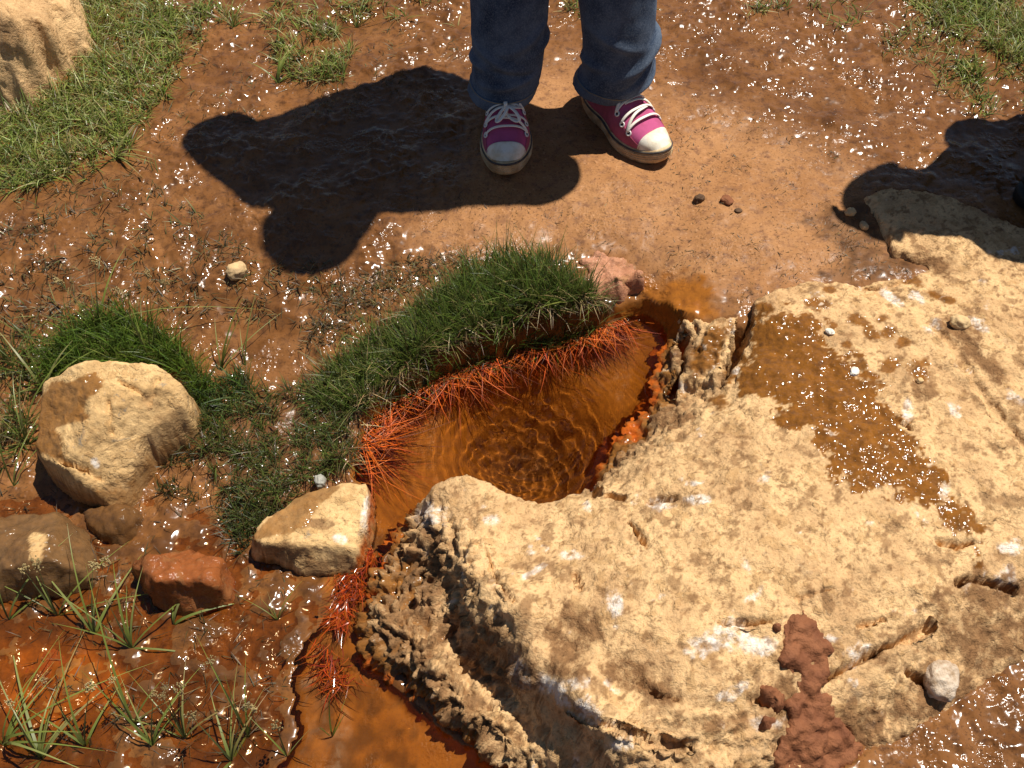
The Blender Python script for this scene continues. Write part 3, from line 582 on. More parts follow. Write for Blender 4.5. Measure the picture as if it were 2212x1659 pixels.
# ================================================================ grass and litter
def inpoly(poly, n):
    p = np.array(poly, float); lo, hi = p.min(0), p.max(0); out = []; tot = 0
    while tot < n:
        q = rng.uniform(lo, hi, (n*3, 2)); q = q[sdf(p, q[:, 0], q[:, 1]) > 0]; out.append(q); tot += len(q)
    return np.concatenate(out)[:n]
def blades(base, az, length, lean, width, colr, droop=.3, segs=4, tipcol=None, twist=1.0, curl=0.0):
    N = len(base); t = np.linspace(0, 1, segs+1)
    hx, hy = np.cos(az), np.sin(az)
    side_a = az+math.pi/2+rng.normal(0, .5*twist, N)
    P = np.zeros((N, segs+1, 3))
    L = length[:, None]; ln = lean[:, None]
    hd = L*np.sin(ln)*t[None]**1.25+L*droop*.5*t[None]**2.2
    P[:, :, 0] = base[:, 0:1]+hx[:, None]*hd; P[:, :, 1] = base[:, 1:2]+hy[:, None]*hd
    P[:, :, 2] = base[:, 2:3]+L*np.cos(ln)*t[None]-L*droop*.55*t[None]**2.3
    if curl:
        cu = rng.normal(0, curl, N)[:, None]*L*t[None]**2
        P[:, :, 0] += -hy[:, None]*cu; P[:, :, 1] += hx[:, None]*cu
    wv = np.stack([np.cos(side_a), np.sin(side_a), rng.normal(0, .3, N)], -1)
    w = width[:, None]*np.array([.7]+[1.0-.95*max(0, (k/segs-.25)/.75)**1.3 for k in range(1, segs+1)])[None]*.5
    A = P-wv[:, None]*w[..., None]; B = P+wv[:, None]*w[..., None]
    V = np.stack([A, B], 2).reshape(N, -1, 3); nv = (segs+1)*2
    f = np.array([[2*k, 2*k+1, 2*k+3, 2*k+2] for k in range(segs)])
    F = (f[None]+(np.arange(N)*nv)[:, None, None]).reshape(-1, 4)
    C = np.repeat(colr[:, None], nv, 1)
    if tipcol is not None:
        tt = np.repeat(t, 2)[None, :, None]; C = C*(1-tt)+np.repeat(tipcol[:, None], nv, 1)*tt
    return V.reshape(-1, 3), F, C.reshape(-1, 3)
def palette(n, cols, p, var=.25):
    c = np.array(cols)[rng.choice(len(cols), n, p=np.array(p)/sum(p))]
    return c*(1+rng.normal(0, var, (n, 1)))*(1+rng.normal(0, .08, (n, 3)))
class Acc:
    def __init__(s): s.V, s.F, s.C, s.n = [], [], [], 0
    def add(s, V, F, C): s.V.append(V); s.F.append(F+s.n); s.C.append(C); s.n += len(V)
    def obj(s, name, mat, label, cat, kind="stuff", parent=None):
        return link(name, mesh_np(name, np.concatenate(s.V), np.concatenate(s.F), True, None, np.clip(np.concatenate(s.C), .003, .9)), mat, parent, label, cat, None, kind)
GREEN = [(.085, .125, .018), (.125, .175, .025), (.055, .085, .014), (.24, .23, .07), (.32, .22, .09), (.12, .07, .03)]
def clumped(q, size, thr, px=None):
    w = np.stack([q[:, 0]/size, q[:, 1]/size*1.3, q[:, 0]*0+3.3], -1); return q[(perlin(w)+.5*perlin(w*2.1)) > thr]
def field(acc, poly, n, lmean, cols=GREEN, p=(5, 5, 4, 2, 1, 1), lean=(.45, .25), wid=.0016, azm=None, azs=3., clump=None, thr=0., droop=.35, lsd=.3, segs=4, avoid=True, dz=-.002):
    q = inpoly(poly, n)
    if clump: q = clumped(q, clump, thr)
    b = GT(q[:, 0], q[:, 1], dz); n = len(q)
    az = rng.normal(azm, azs, n) if azm is not None else rng.uniform(0, 2*math.pi, n)
    tuft = perlin(np.stack([q[:, 0]/34, q[:, 1]/26, q[:, 0]*0+7.7], -1))
    L = np.clip(lmean*(1+rng.normal(0, lsd, n))*(1+.75*tuft), lmean*.25, lmean*2.2)
    root = palette(n, [(.20, .13, .05), (.10, .08, .03), (.07, .08, .02)], (2, 2, 3)); tip = palette(n, cols, p)
    acc.add(*blades(b, az, L, np.abs(rng.normal(lean[0], lean[1], n)), wid*(1+rng.normal(0, .2, n)), root*.5+tip*.5, droop, segs, tip))
UPL = rad(115)
a = Acc()   # tall tussock along the pool
TALL = [(1300, 665), (1270, 640), (1200, 600), (1100, 590), (1000, 610), (940, 650), (880, 680), (820, 720), (760, 760), (700, 810), (670, 850), (700, 890), (780, 890), (840, 860), (900, 830), (960, 795), (1050, 762), (1150, 735), (1250, 715), (1315, 695)]
field(a, TALL, 7000, .035, [(.068, .112, .012), (.095, .148, .017), (.17, .21, .04), (.036, .058, .009), (.28, .23, .09)], (5, 5, 3, 3, 3.2), (.55, .4), .0015, UPL, 1.4, droop=.35, lsd=.4)
field(a, [(1000, 600), (1100, 560), (1180, 560), (1270, 620), (1300, 680), (1200, 715), (1080, 735), (960, 760), (900, 800), (860, 790), (900, 700)], 3600, .041, [(.064, .108, .012), (.092, .145, .017), (.036, .056, .009), (.18, .22, .045)], (5, 5, 3, 1), (.4, .3), .0015, UPL, 1.2, lsd=.45)
a.obj("grass", M_BLADE, "dense tall green grass tussock along the pool's upper bank", "grass")
a = Acc()   # shorter dark sedge turf, lower half of the bank
field(a, [(700, 800), (640, 840), (560, 850), (480, 880), (420, 930), (430, 1000), (500, 1060), (520, 1140), (560, 1150), (620, 1090), (690, 1050), (760, 1005), (775, 950), (800, 890), (760, 840)], 4200, .026, [(.085, .125, .020), (.050, .075, .014), (.12, .16, .03), (.16, .10, .04), (.06, .04, .02)], (4, 4, 3, 1.5, 2), (.7, .35), .0015, clump=50, thr=-.08)
field(a, [(500, 1060), (480, 1130), (520, 1200), (560, 1150), (620, 1090)], 500, .026, [(.045, .070, .014), (.03, .04, .012), (.12, .08, .03)], (4, 4, 1), (.7, .3), .0016)
field(a, [(400, 930), (430, 1000), (500, 1060), (480, 1100), (380, 1080), (330, 1060), (350, 1010)], 500, .022, [(.05, .075, .016), (.03, .03, .012), (.12, .07, .03)], (3, 3, 2), (.6, .3), .0015, clump=40, thr=.0)
a.obj("grass", M_BLADE, "short dark wet sedge turf on the lower bank left of the pool", "grass")
a = Acc()   # green grass behind the left rock
field(a, [(90, 800), (120, 740), (200, 690), (280, 680), (340, 720), (400, 760), (450, 830), (430, 880), (395, 815), (330, 795), (200, 808), (110, 840)], 3600, .042, [(.085, .15, .014), (.12, .20, .018), (.055, .10, .012), (.24, .22, .06)], (5, 5, 4, 1), (.4, .25), .0016)
field(a, [(0, 760), (60, 720), (110, 760), (90, 860), (60, 960), (0, 1020)], 700, .045, GREEN, (5, 5, 3, 2, 2, 1), (.6, .3), .0018, clump=60, thr=-.1)
field(a, [(400, 840), (520, 800), (560, 850), (480, 900), (430, 960), (410, 900)], 700, .030, [(.05, .11, .016), (.07, .13, .02), (.03, .05, .012)], (5, 5, 4), (.5, .3), .0016)
a.obj("grass", M_BLADE, "bright green grass growing behind the pale angular rock", "grass")
a = Acc()   # lawn top left
LG = [(.21, .275, .045), (.29, .35, .07), (.12, .17, .028), (.46, .43, .17), (.28, .19, .085)]
field(a, [(175, -30), (330, -30), (380, 60), (400, 120), (300, 190), (260, 290), (160, 370), (70, 410), (0, 420), (-30, 420), (-30, 250), (60, 235), (125, 200), (175, 140), (192, 60)], 8000, .030, LG, (5, 5, 4, 3, 2), (.85, .4), .0020, clump=38, thr=-.30, lsd=.45)
field(a, [(330, -20), (470, -20), (440, 100), (350, 220), (280, 330), (170, 400), (240, 300), (330, 180), (390, 100)], 2200, .026, LG, (4, 4, 4, 2, 2), (.85, .35), .0022, clump=50, thr=-.05)
a.obj("grass", M_BLADE, "sunlit green lawn edge around the top left rock", "grass")
a = Acc()
field(a, [(1930, -30), (2240, -30), (2240, 160), (2130, 110), (2020, 60)], 3400, .032, LG, (5, 5, 4, 3, 2), (.8, .4), .0022, clump=40, thr=-.25, lsd=.4)
field(a, [(1700, -20), (2240, -20), (2240, 320), (2100, 250), (1950, 130), (1800, 60)], 2300, .026, LG, (3, 3, 4, 3, 3), (.8, .35), .0022, clump=60, thr=.05)
field(a, [(2060, 130), (2110, 130), (2130, 185), (2080, 180)], 160, .030, LG, (5, 5, 3, 1, 1), (.6, .3), .0024)
a.obj("grass", M_BLADE, "green grass in the top right corner", "grass")
a = Acc()
field(a, [(590, 60), (720, 50), (770, 110), (740, 180), (640, 180), (590, 130)], 1100, .030, LG, (4, 4, 4, 3, 2), (.6, .3), .0022, clump=60, thr=-.1)
field(a, [(440, -20), (1010, -20), (1000, 60), (800, 40), (600, 60), (470, 50)], 1500, .028, LG, (3, 3, 4, 3, 3), (.7, .3), .0022, clump=70, thr=.05)
field(a, [(1200, -20), (1720, -20), (1700, 40), (1500, 30), (1230, 40)], 900, .028, LG, (3, 3, 4, 4, 3), (.75, .3), .0022, clump=80, thr=.05)
a.obj("grass", M_BLADE, "scattered grass tufts on wet mud along the top behind the legs", "grass")
a = Acc()
BR = [(.060, .035, .016), (.10, .06, .025), (.035, .022, .012), (.09, .10, .03), (.22, .15, .06)]
field(a, [(0, 400), (300, 380), (500, 500), (800, 600), (700, 720), (400, 680), (200, 690), (0, 740)], 3800, .018, BR, (4, 4, 3, 3, 2), (.9, .35), .0017, clump=60, thr=-.05, segs=3)
field(a, [(0, 440), (300, 330), (420, 420), (460, 620), (250, 680), (0, 720)], 260, .026, [(.09, .13, .03), (.16, .17, .05), (.07, .09, .03)], (1, 1, 1), (.7, .3), .0018, clump=80, thr=.1)
field(a, [(850, 560), (1000, 545), (1120, 550), (960, 600), (860, 650), (740, 740), (640, 760), (700, 660)], 1500, .016, BR, (3, 3, 3, 3, 3), (.8, .3), .0014, segs=3)
field(a, [(880, 420), (1850, 420), (1900, 600), (1600, 650), (1500, 590), (1240, 560), (900, 560)], 2800, .009, BR, (4, 3, 4, 0, 1), (1.2, .3), .0013, clump=45, thr=-.1, segs=2)
field(a, [(1400, 180), (1860, 300), (1850, 420), (1400, 420)], 1300, .009, BR, (4, 3, 4, 0, 1), (1.15, .3), .0016, clump=60, thr=.05, segs=2)
field(a, [(1780, 460), (1910, 450), (1960, 590), (1800, 600)], 500, .010, BR, (4, 3, 4, 0, 2), (1.2, .25), .0014, segs=3)
field(a, [(400, 60), (1000, 60), (1000, 160), (700, 260), (500, 300), (300, 360)], 1700, .017, BR, (4, 3, 3, 4, 2), (1.0, .3), .0014, clump=60, thr=.05, segs=3)
field(a, [(0, 1050), (500, 1060), (640, 1280), (640, 1640), (0, 1640)], 2000, .020, [(.045, .026, .012), (.08, .05, .02), (.03, .018, .01)], (1, 1, 1), (1.1, .3), .0014, clump=60, thr=.05, segs=3)
field(a, [(1255, 560), (1330, 560), (1340, 600), (1290, 600)], 70, .014, BR, (4, 3, 3, 2, 0), (.9, .3), .0014, segs=3)
a.obj("plant_litter", M_LITTER, "short dead stems and grass bits scattered over the mud", "litter")
# pale dead stems hanging at the bank's edge
def bankpts(n, jit):
    pl = np.array([(1325, 690), (1250, 718), (1150, 738), (1050, 768), (960, 798), (902, 832), (845, 868), (795, 910), (772, 975), (768, 1030)], float)
    s = np.linalg.norm(np.diff(pl, axis=0), axis=1); cs = np.concatenate([[0], np.cumsum(s)])
    u = rng.uniform(0, cs[-1], n); x = np.interp(u, cs, pl[:, 0]); y = np.interp(u, cs, pl[:, 1])
    return np.stack([x+rng.normal(0, jit, n), y+rng.normal(0, jit, n)], -1), u/cs[-1]
a = Acc(); n = 620
q, u = bankpts(n, 8); q[:, 1] -= 22; q[:, 0] -= 10
b = G(q[:, 0], q[:, 1], WZ+.02); b[:, 2] = np.maximum(H(b[:, 0], b[:, 1]), WZ)+rng.uniform(0, .01, n)
dens = perlin(np.stack([u*14, u*0+.5, u*0+.5], -1)) > -.15
sel = np.where(dens)[0]; m_ = len(sel)
a.add(*blades(b[sel], rng.normal(rad(-60), .9, m_), rng.uniform(.012, .04, m_), rng.uniform(.5, 1.5, m_), np.full(m_, .0014), palette(m_, [(.30, .20, .09), (.20, .12, .05), (.07, .045, .02), (.44, .33, .18)], (3, 3, 4, 1)), .5, 4))
a.obj("dead_grass", M_LITTER, "pale dead stems hanging under the tussock's edge", "dead grass")
# orange coated submerged stems
a = Acc(); n = 7500
q, u = bankpts(n, 14); b = G(q[:, 0]+2, q[:, 1]-6, WZ); b[:, 2] = WZ+rng.uniform(-.016, .001, n)
cl = perlin(np.stack([u*22, u*0+.5, u*0+1.5], -1)); sel = cl > -.22; b = b[sel]; u = u[sel]; n = len(b)
dirn = np.interp(u, [0, .3, .6, .8, 1], [rad(-75), rad(-75), rad(-55), rad(-20), rad(-5)])
L = rng.uniform(.025, .095, n)*(.7+2.2*np.clip(cl[sel], 0, 1))
tip = palette(n, [(.62, .105, .004), (.54, .115, .006), (.42, .050, .004), (.14, .022, .005)], (5, 5, 3, 2))
a.add(*blades(b, rng.normal(dirn, .95), L, rng.uniform(1.35, 1.62, n), rng.uniform(.0009, .0019, n), tip*.8, .12, 6, tip, 1.0, .45))
a.obj("orange_roots", M_LITTER, "rust orange coated grass stems trailing into the pool", "algae")
# red orange slime at the outlet
a = Acc()
for (cx, cy, w_, n) in ((760, 1260, 40, 260), (735, 1330, 26, 160), (720, 1450, 40, 130), (800, 1200, 22, 120), (700, 1400, 22, 50), (745, 1300, 24, 120)):
    q = np.array([cx, cy])+rng.normal(0, w_*.5, (n, 2)); b = G(q[:, 0], q[:, 1], WZ+.001); b[:, 2] += rng.uniform(-.004, .006, n)
    tip = palette(n, [(.34, .045, .005), (.30, .060, .006), (.17, .020, .006)], (3, 3, 2))
    a.add(*blades(b, rng.normal(rad(-115), .7, n), rng.uniform(.010, .034, n), rng.uniform(1.45, 1.66, n), rng.uniform(.0008, .0016, n), tip, .08, 6, tip, 1.0, .6))
M_SLIME = mat_blade("wet_slime", .15, .15)
a.obj("orange_slime", M_SLIME, "red orange slimy strands caught at the pool's outlet", "algae")

# ================================================================ sedge plants (each one a thing)
M_SEED = mat_plain("seed_head", (.42, .32, .14), .8, c2=(.28, .20, .08), vscale=300)
M_STEM = mat_blade("sedge_leaf", .38, .55)
def leaf_mesh(length, lean, az, wid, droop, c0, c1, segs=8):
    V, F, C = blades(np.zeros((1, 3)), np.array([az]), np.array([length]), np.array([lean]), np.array([wid]), np.array([c0]), droop, segs, np.array([c1]), .3)
    # keel: fold the blade a little
    return mesh_np("leaf", V, F, True, None, np.clip(C, .003, .9)), V
def seed_mesh():
    V, F = [], []; n = 0
    for k in range(34):
        p = rng.normal(0, 1, 3)*[.0030, .0030, .0042]; s = rng.uniform(.0009, .0018)
        o = np.array([[1, 0, 0], [-1, 0, 0], [0, 1, 0], [0, -1, 0], [0, 0, 1.7], [0, 0, -1.7]])*s+p
        f = np.array([[0, 2, 4], [2, 1, 4], [1, 3, 4], [3, 0, 4], [2, 0, 5], [1, 2, 5], [3, 1, 5], [0, 3, 5]])+n
        V.append(o); F.append(f); n += 6
    return mesh_np("seed_head", np.concatenate(V), np.concatenate(F), False)
SEEDS = [seed_mesh() for _ in range(3)]
for s_ in SEEDS: s_.materials.append(M_SEED)
def sedge(dx, dy, label, leaves, stems=(), fresh=.5):
    p = GT(np.array(float(dx)), np.array(float(dy))); 
    e = link("sedge_plant", None, label=label, cat="sedge", group="sedge plants in the wet mud"); e.location = (p[0], p[1], p[2]-.001)
    for (L, az, lean, w, dr) in leaves:
        az = 90+((az+180) % 360-180-90)*.75; L *= 1.7*random.uniform(.7, 1.3); w *= .85*random.uniform(.6, 1.2); lean *= random.uniform(.85, 1.35); dr = dr*1.5+.2; az += random.uniform(-25, 25)
        g = random.random()
        c1 = (.33, .40, .08) if g < .45 else ((.44, .48, .15) if g < .75 else ((.50, .44, .18) if g < .9 else (.50, .33, .13)))
        c0 = (.15, .19, .04); me, _ = leaf_mesh(L, lean, rad(az), w, dr, c0, c1)
        link("leaf", me, M_STEM, e)
    for (L, az, lean, dr) in stems:
        L *= 1.75; lean *= 1.1
        me, Vs = leaf_mesh(L, lean, rad(az), .0026, dr, (.08, .09, .03), (.15, .17, .06)); me.name = "stem"
        s = link("stem", me, M_STEM, e)
        h = link("seed_head", random.choice(SEEDS), None, s); h.location = Vs[-1]; h.rotation_euler = (random.uniform(-.5, .5), random.uniform(-.5, .5), random.uniform(0, 6)); k_ = random.uniform(.7, 1.2); h.scale = (k_, k_, k_*1.1)
def rl(n, L, w=.0032, lean=(.5, 1.1), azr=(0, 360), dr=(.1, .5)):
    return [(L*random.uniform(.6, 1.2), random.uniform(*azr), random.uniform(*lean), w*random.uniform(.75, 1.2), random.uniform(*dr)) for _ in range(n)]
sedge(719, 1594, "single sedge shoot with an upright leaf standing in the orange outflow", [(.062, 100, .12, .0042, .02), (.03, 175, 1.3, .0034, .05), (.032, 50, .7, .0028, .05), (.018, 40, .9, .0026, .1)])
sedge(620, 1634, "sedge shoot with one short seed stem left of the single shoot", [(.032, 140, .75, .0036, .05), (.022, 20, .9, .003, .2)], [(.045, 95, .15, .03)])
sedge(538, 1592, "tall slender sedge with two long upright stems near the bottom", [(.12, 95, .12, .0032, .04), (.085, 120, .4, .0034, .1), (.06, 60, .5, .003, .1)], [(.085, 118, .3, .06), (.03, 60, .4, .05)])
sedge(500, 1644, "bushy sedge with crossing leaves at the bottom left of centre", rl(9, .075, .0036, (.5, 1.2), (20, 200)), [(.05, 60, .5, .1), (.055, 140, .4, .1)])
sedge(400, 1596, "sedge with two seed heads in the middle of the bottom puddle", rl(5, .05, .003, (.4, .9), (30, 170)), [(.06, 100, .25, .05), (.055, 75, .3, .05), (.04, 120, .5, .05)])
sedge(330, 1610, "sedge with arched leaves left of the two seed heads", rl(7, .06, .0034, (.4, 1.0), (20, 180)), [(.05, 70, .4, .1)])
sedge(290, 1566, "sedge with long bent leaves beside the red puddle", [(.095, 145, .55, .0036, .15), (.07, 50, .6, .0034, .05), (.05, 20, .8, .003, .2), (.045, 160, .8, .003, .3)], [(.05, 110, .3, .05)])
sedge(185, 1612, "sedge arching over the front of the red puddle", [(.10, 130, .55, .0036, .3), (.08, 105, .25, .0036, .1), (.06, 30, .8, .0034, .3), (.06, 170, .8, .003, .4)], [(.07, 120, .35, .1), (.06, 60, .4, .1)])
sedge(90, 1640, "dense sedge clump at the bottom left corner", rl(11, .085, .0038, (.3, 1.1), (20, 190), (.2, .6)), [(.07, 100, .2, .1)])
sedge(10, 1610, "yellow green sedge clump cut by the left frame edge at the bottom", rl(9, .08, .0042, (.3, 1.0), (-40, 130), (.3, .7)))
sedge(285, 1400, "sedge with a fan of broad leaves below the red brown rock", [(.065, 100, .35, .0042, .1), (.07, 60, .6, .0042, .15), (.08, 20, 1.0, .0042, .4), (.075, 150, .7, .004, .2), (.06, -30, 1.1, .004, .4), (.06, 110, .5, .0036, .2), (.05, 170, .9, .0036, .3)], [(.05, 115, .3, .1)])
sedge(205, 1370, "leafy sedge in front of the large rounded rock", [(.08, 150, .9, .0038, .35), (.075, 130, .6, .004, .2), (.06, 40, .9, .004, .3), (.055, 80, .4, .004, .1), (.07, 10, 1.1, .0036, .3)], [(.06, 80, .5, .1), (.07, 60, .45, .1)])
sedge(125, 1330, "sedge with spreading leaves at the foot of the large rounded rock", [(.08, 20, 1.0, .0036, .3), (.06, 100, .5, .0036, .1), (.07, 60, .7, .0036, .3), (.05, 160, .9, .003, .3)], [(.055, 100, .3, .1), (.05, 130, .4, .1)])
sedge(20, 1340, "sedge at the left edge under the large rounded rock", [(.07, 40, .8, .0036, .3), (.06, 80, .4, .0036, .2), (.08, 10, 1.1, .0034, .3)], [(.05, 90, .3, .05)])
sedge(375, 1350, "curled sedge leaves right of the broad-leaved fan", [(.06, 80, .5, .004, .9), (.055, 20, .8, .0038, .9), (.045, 120, .7, .003, .3)])
sedge(600, 1340, "thin dark sedge sprig left of the orange slime", rl(6, .035, .0018, (.3, .8), (30, 160)))
sedge(60, 960, "sedge with pale arching leaves left of the angular rock", [(.09, 70, .3, .0042, .3), (.10, 20, .9, .0036, .5), (.08, 110, .3, .0042, .2), (.07, 0, 1.2, .0034, .3), (.09, 50, .6, .0036, .4), (.06, 140, .5, .0038, .3)])
sedge(30, 1050, "sedge with leaves fanned on the mud at the left edge", [(.09, 10, 1.2, .0036, .2), (.09, 35, .9, .0036, .3), (.08, 55, .6, .0036, .3), (.07, 75, .3, .0036, .2), (.06, -10, 1.3, .003, .2)])
sedge(100, 850, "upright dark sedge leaves above the damp rock corner", [(.085, 100, .15, .0048, .05), (.06, 60, .5, .004, .2), (.07, 150, .6, .004, .3), (.05, 30, .8, .004, .3)])
sedge(20, 790, "yellowing sedge at the left edge above the rock", [(.08, 90, .2, .0048, .1), (.09, 10, 1.0, .004, .2), (.07, 30, .8, .004, .3), (.08, 0, 1.2, .0036, .2)])
sedge(330, 790, "tall seeded sedge rising behind the angular rock", [(.08, 105, .2, .0042, .2), (.07, 70, .4, .004, .2), (.06, 30, .8, .004, .3), (.07, 140, .5, .0036, .6)], [(.09, 75, .35, .1), (.085, 55, .4, .1), (.08, 120, .3, .1)])
sedge(220, 720, "sedge with dry bent leaves in the green grass", [(.10, 15, .9, .0032, .7), (.08, 60, .6, .0036, .3), (.07, 100, .3, .0036, .2), (.06, 160, .8, .0034, .3)], [(.06, 140, .6, .2), (.07, 80, .4, .1)])
sedge(480, 800, "two upright sedge leaves between the rock and the bank", [(.06, 60, .45, .004, .05), (.065, 65, .5, .004, .05), (.05, 120, .6, .0034, .2), (.06, 20, 1.0, .003, .2)])
sedge(530, 790, "sedge leaf leaning over brown water left of the bank", [(.065, 62, .45, .0042, .05), (.04, 110, .6, .003, .2)])
sedge(250, 340, "broad-leaved grass tuft at the lawn's lower edge", rl(11, .05, .0042, (.6, 1.2), (0, 360)))
sedge(600, 180, "small grass plant with pale leaves on the upper mud", rl(7, .045, .0038, (.5, 1.1), (0, 180)))
sedge(505, 60, "small spiky grass tuft near the top left of centre", rl(9, .038, .0026, (.3, 1.0), (0, 180)))
sedge(770, 60, "grass tuft on the top mud left of the legs", rl(9, .042, .0028, (.3, 1.0), (0, 180)))

#PEOPLE
# ================================================================ people
M_SKIN = mat_plain("skin", (.55, .30, .19), .5, (400, .0004), c2=(.50, .26, .16)); M_HAIR = mat_plain("hair", (.035, .020, .012), .5, (250, .002), c2=(.06, .035, .02))
M_EYE = mat_plain("eye_white", (.8, .78, .74), .2); M_IRIS = mat_plain("iris", (.03, .02, .012), .2); M_LIP = mat_plain("lips", (.42, .15, .12), .45)
M_TOP = mat_plain("knit_top", (.30, .08, .12), .85, (500, .001), c2=(.24, .06, .10)); M_DARKJ = mat_plain("dark_jacket", (.02, .022, .028), .8, (400, .001), c2=(.03, .032, .04))
M_BLACK = mat_plain("black_cloth", (.012, .012, .014), .75, (500, .0008), c2=(.018, .018, .02)); M_BLACKRUB = mat_plain("black_rubber", (.01, .01, .01), .6)
def mat_denim():
    m = MT("blue_denim"); g = m.coord()
    w = m.n("ShaderNodeTexWave", i_Scale=420.0, i_Distortion=1.5); m.set(w.inputs["Vector"], g)
    c = m.mix(m.ramp(m.noise(22, 5, .6), .38, .66), (.028, .048, .092), (.11, .155, .23))
    c = m.mix(m.ramp(m.noise(420, 3, .7), .45, .65, 0, .5), c, (.22, .27, .34))
    c = m.mix(m.ramp(m.attr("wear").outputs["Fac"], 0, 1, 0, .6), c, (.26, .30, .36))
    h = m.math('ADD', w.outputs["Fac"], m.math('MULTIPLY', m.noise(300, 3, .6), 1.5))
    b = m.bsdf(Base_Color=c, Roughness=.9, Normal=m.bump(h, .0005)); b.inputs["Specular IOR Level"].default_value = .15
    return m.fin(b.outputs[0])
M_DENIM = mat_denim(); M_THREAD = mat_plain("thread", (.35, .24, .10), .8)
M_CANVAS = mat_plain("pink_canvas", (.42, .095, .155), .9, (900, .0004), c2=(.30, .070, .10), spec=.15)
M_CANVAS2 = mat_plain("pink_tongue", (.47, .09, .21), .9, (900, .0004), c2=(.38, .075, .16), spec=.15)
M_RUBBER = mat_plain("dirty_cream_rubber", (.64, .48, .27), .7, (300, .0008), c2=(.36, .20, .08), vscale=45)
M_CAP = mat_plain("white_toe_cap", (.80, .74, .62), .5, (200, .0005), c2=(.62, .50, .33), vscale=45)
M_STRIPE = mat_plain("dark_stripe", (.035, .032, .035), .6, c2=(.10, .08, .06), vscale=120)
M_LACE = mat_plain("white_lace", (.82, .76, .66), .85, (900, .0005)); M_STEEL = mat_plain("eyelet_metal", (.75, .73, .68), .3)

def remesh(V, F, vox, smooth=4):
    me = bpy.data.meshes.new("tmp"); me.from_pydata([tuple(v) for v in V], [], [tuple(f) for f in F]); me.update()
    o = bpy.data.objects.new("tmp", me); col.objects.link(o)
    r = o.modifiers.new("r", 'REMESH'); r.mode = 'VOXEL'; r.voxel_size = vox; r.use_smooth_shade = True
    if smooth:
        sm = o.modifiers.new("s", 'SMOOTH'); sm.factor = .5; sm.iterations = smooth
    dg = bpy.context.evaluated_depsgraph_get(); ev = o.evaluated_get(dg)
    out = bpy.data.meshes.new_from_object(ev); bpy.data.objects.remove(o); bpy.data.meshes.remove(me)
    return out
def cone(A, B, ra, rb, n=14, flat=1.0, fdir=None):
    """closed tapered capsule from A to B"""
    A = np.array(A, float); B = np.array(B, float); d = B-A; L = np.linalg.norm(d)+1e-9; d /= L
    up = np.array(fdir, float) if fdir is not None else (np.array([0, 0, 1.]) if abs(d[2]) < .9 else np.array([0, 1., 0]))
    u = up-d*up.dot(d); u /= np.linalg.norm(u); v = np.cross(d, u)
    rings = []
    for k in range(5): a_ = math.pi/2*(1-k/5.0)*-1; rings.append((A+d*ra*math.sin(a_), ra*math.cos(a_)))
    rings.append((A, ra)); rings.append((B, rb))
    for k in range(1, 6): a_ = math.pi/2*k/5.0; rings.append((B+d*rb*math.sin(a_), max(rb*math.cos(a_), rb*.02)))
    rings[0] = (rings[0][0], ra*.02)
    t = np.arange(n)/n*2*math.pi
    V = np.concatenate([c+np.outer(np.cos(t)*r_*flat, u)+np.outer(np.sin(t)*r_, v) for c, r_ in rings])
    F = []
    for k in range(len(rings)-1):
        for i in range(n): F.append((k*n+i, k*n+(i+1) % n, (k+1)*n+(i+1) % n, (k+1)*n+i))
    F.append(tuple(range(n))[::-1]); F.append(tuple((len(rings)-1)*n+i for i in range(n)))
    return V, F
def union(parts):
    V, F, n = [], [], 0
    for v, f in parts:
        V.append(v); F += [tuple(i+n for i in ff) for ff in f]; n += len(v)
    return np.concatenate(V), F
def vec(*a): return np.array(a, float)
def hand_parts(w, d, pn, curl, size=.85, thumb=1):
    """palm, four fingers and a thumb; w wrist, d pointing direction, pn palm normal"""
    d = d/np.linalg.norm(d); pn = pn-d*pn.dot(d); pn /= np.linalg.norm(pn); s = np.cross(d, pn)*thumb; k = size
    ps = [cone(w, w+d*.045*k, .020*k, .024*k, flat=.55, fdir=pn), cone(w+d*.03*k-s*.012*k, w+d*.075*k-s*.016*k, .018*k, .014*k), cone(w+d*.03*k+s*.012*k, w+d*.075*k+s*.016*k, .018*k, .014*k)]
    for i, (off, ln) in enumerate(((.026, .062), (.009, .072), (-.009, .067), (-.026, .052))):
        p = w+d*.078*k+s*off*k; dd = d.copy(); r_ = .0088*k
        for j, fr in enumerate((.45, .32, .23)):
            ang = curl*(.6+.5*j); dd = dd*math.cos(ang)+pn*math.sin(ang); dd /= np.linalg.norm(dd)
            q = p+dd*ln*fr*k; ps.append(cone(p, q, r_, r_*.9, 10)); p = q; r_ *= .9
    p = w+d*.02*k+s*.026*k; dd = d*.55+s*.8+pn*.15; dd /= np.linalg.norm(dd)
    for ln in (.036, .028, .022):
        q = p+dd*ln*k; ps.append(cone(p, q, .0105*k, .0092*k, 10)); p = q; dd = dd*.9+d*.25+pn*.12; dd /= np.linalg.norm(dd)
    return ps
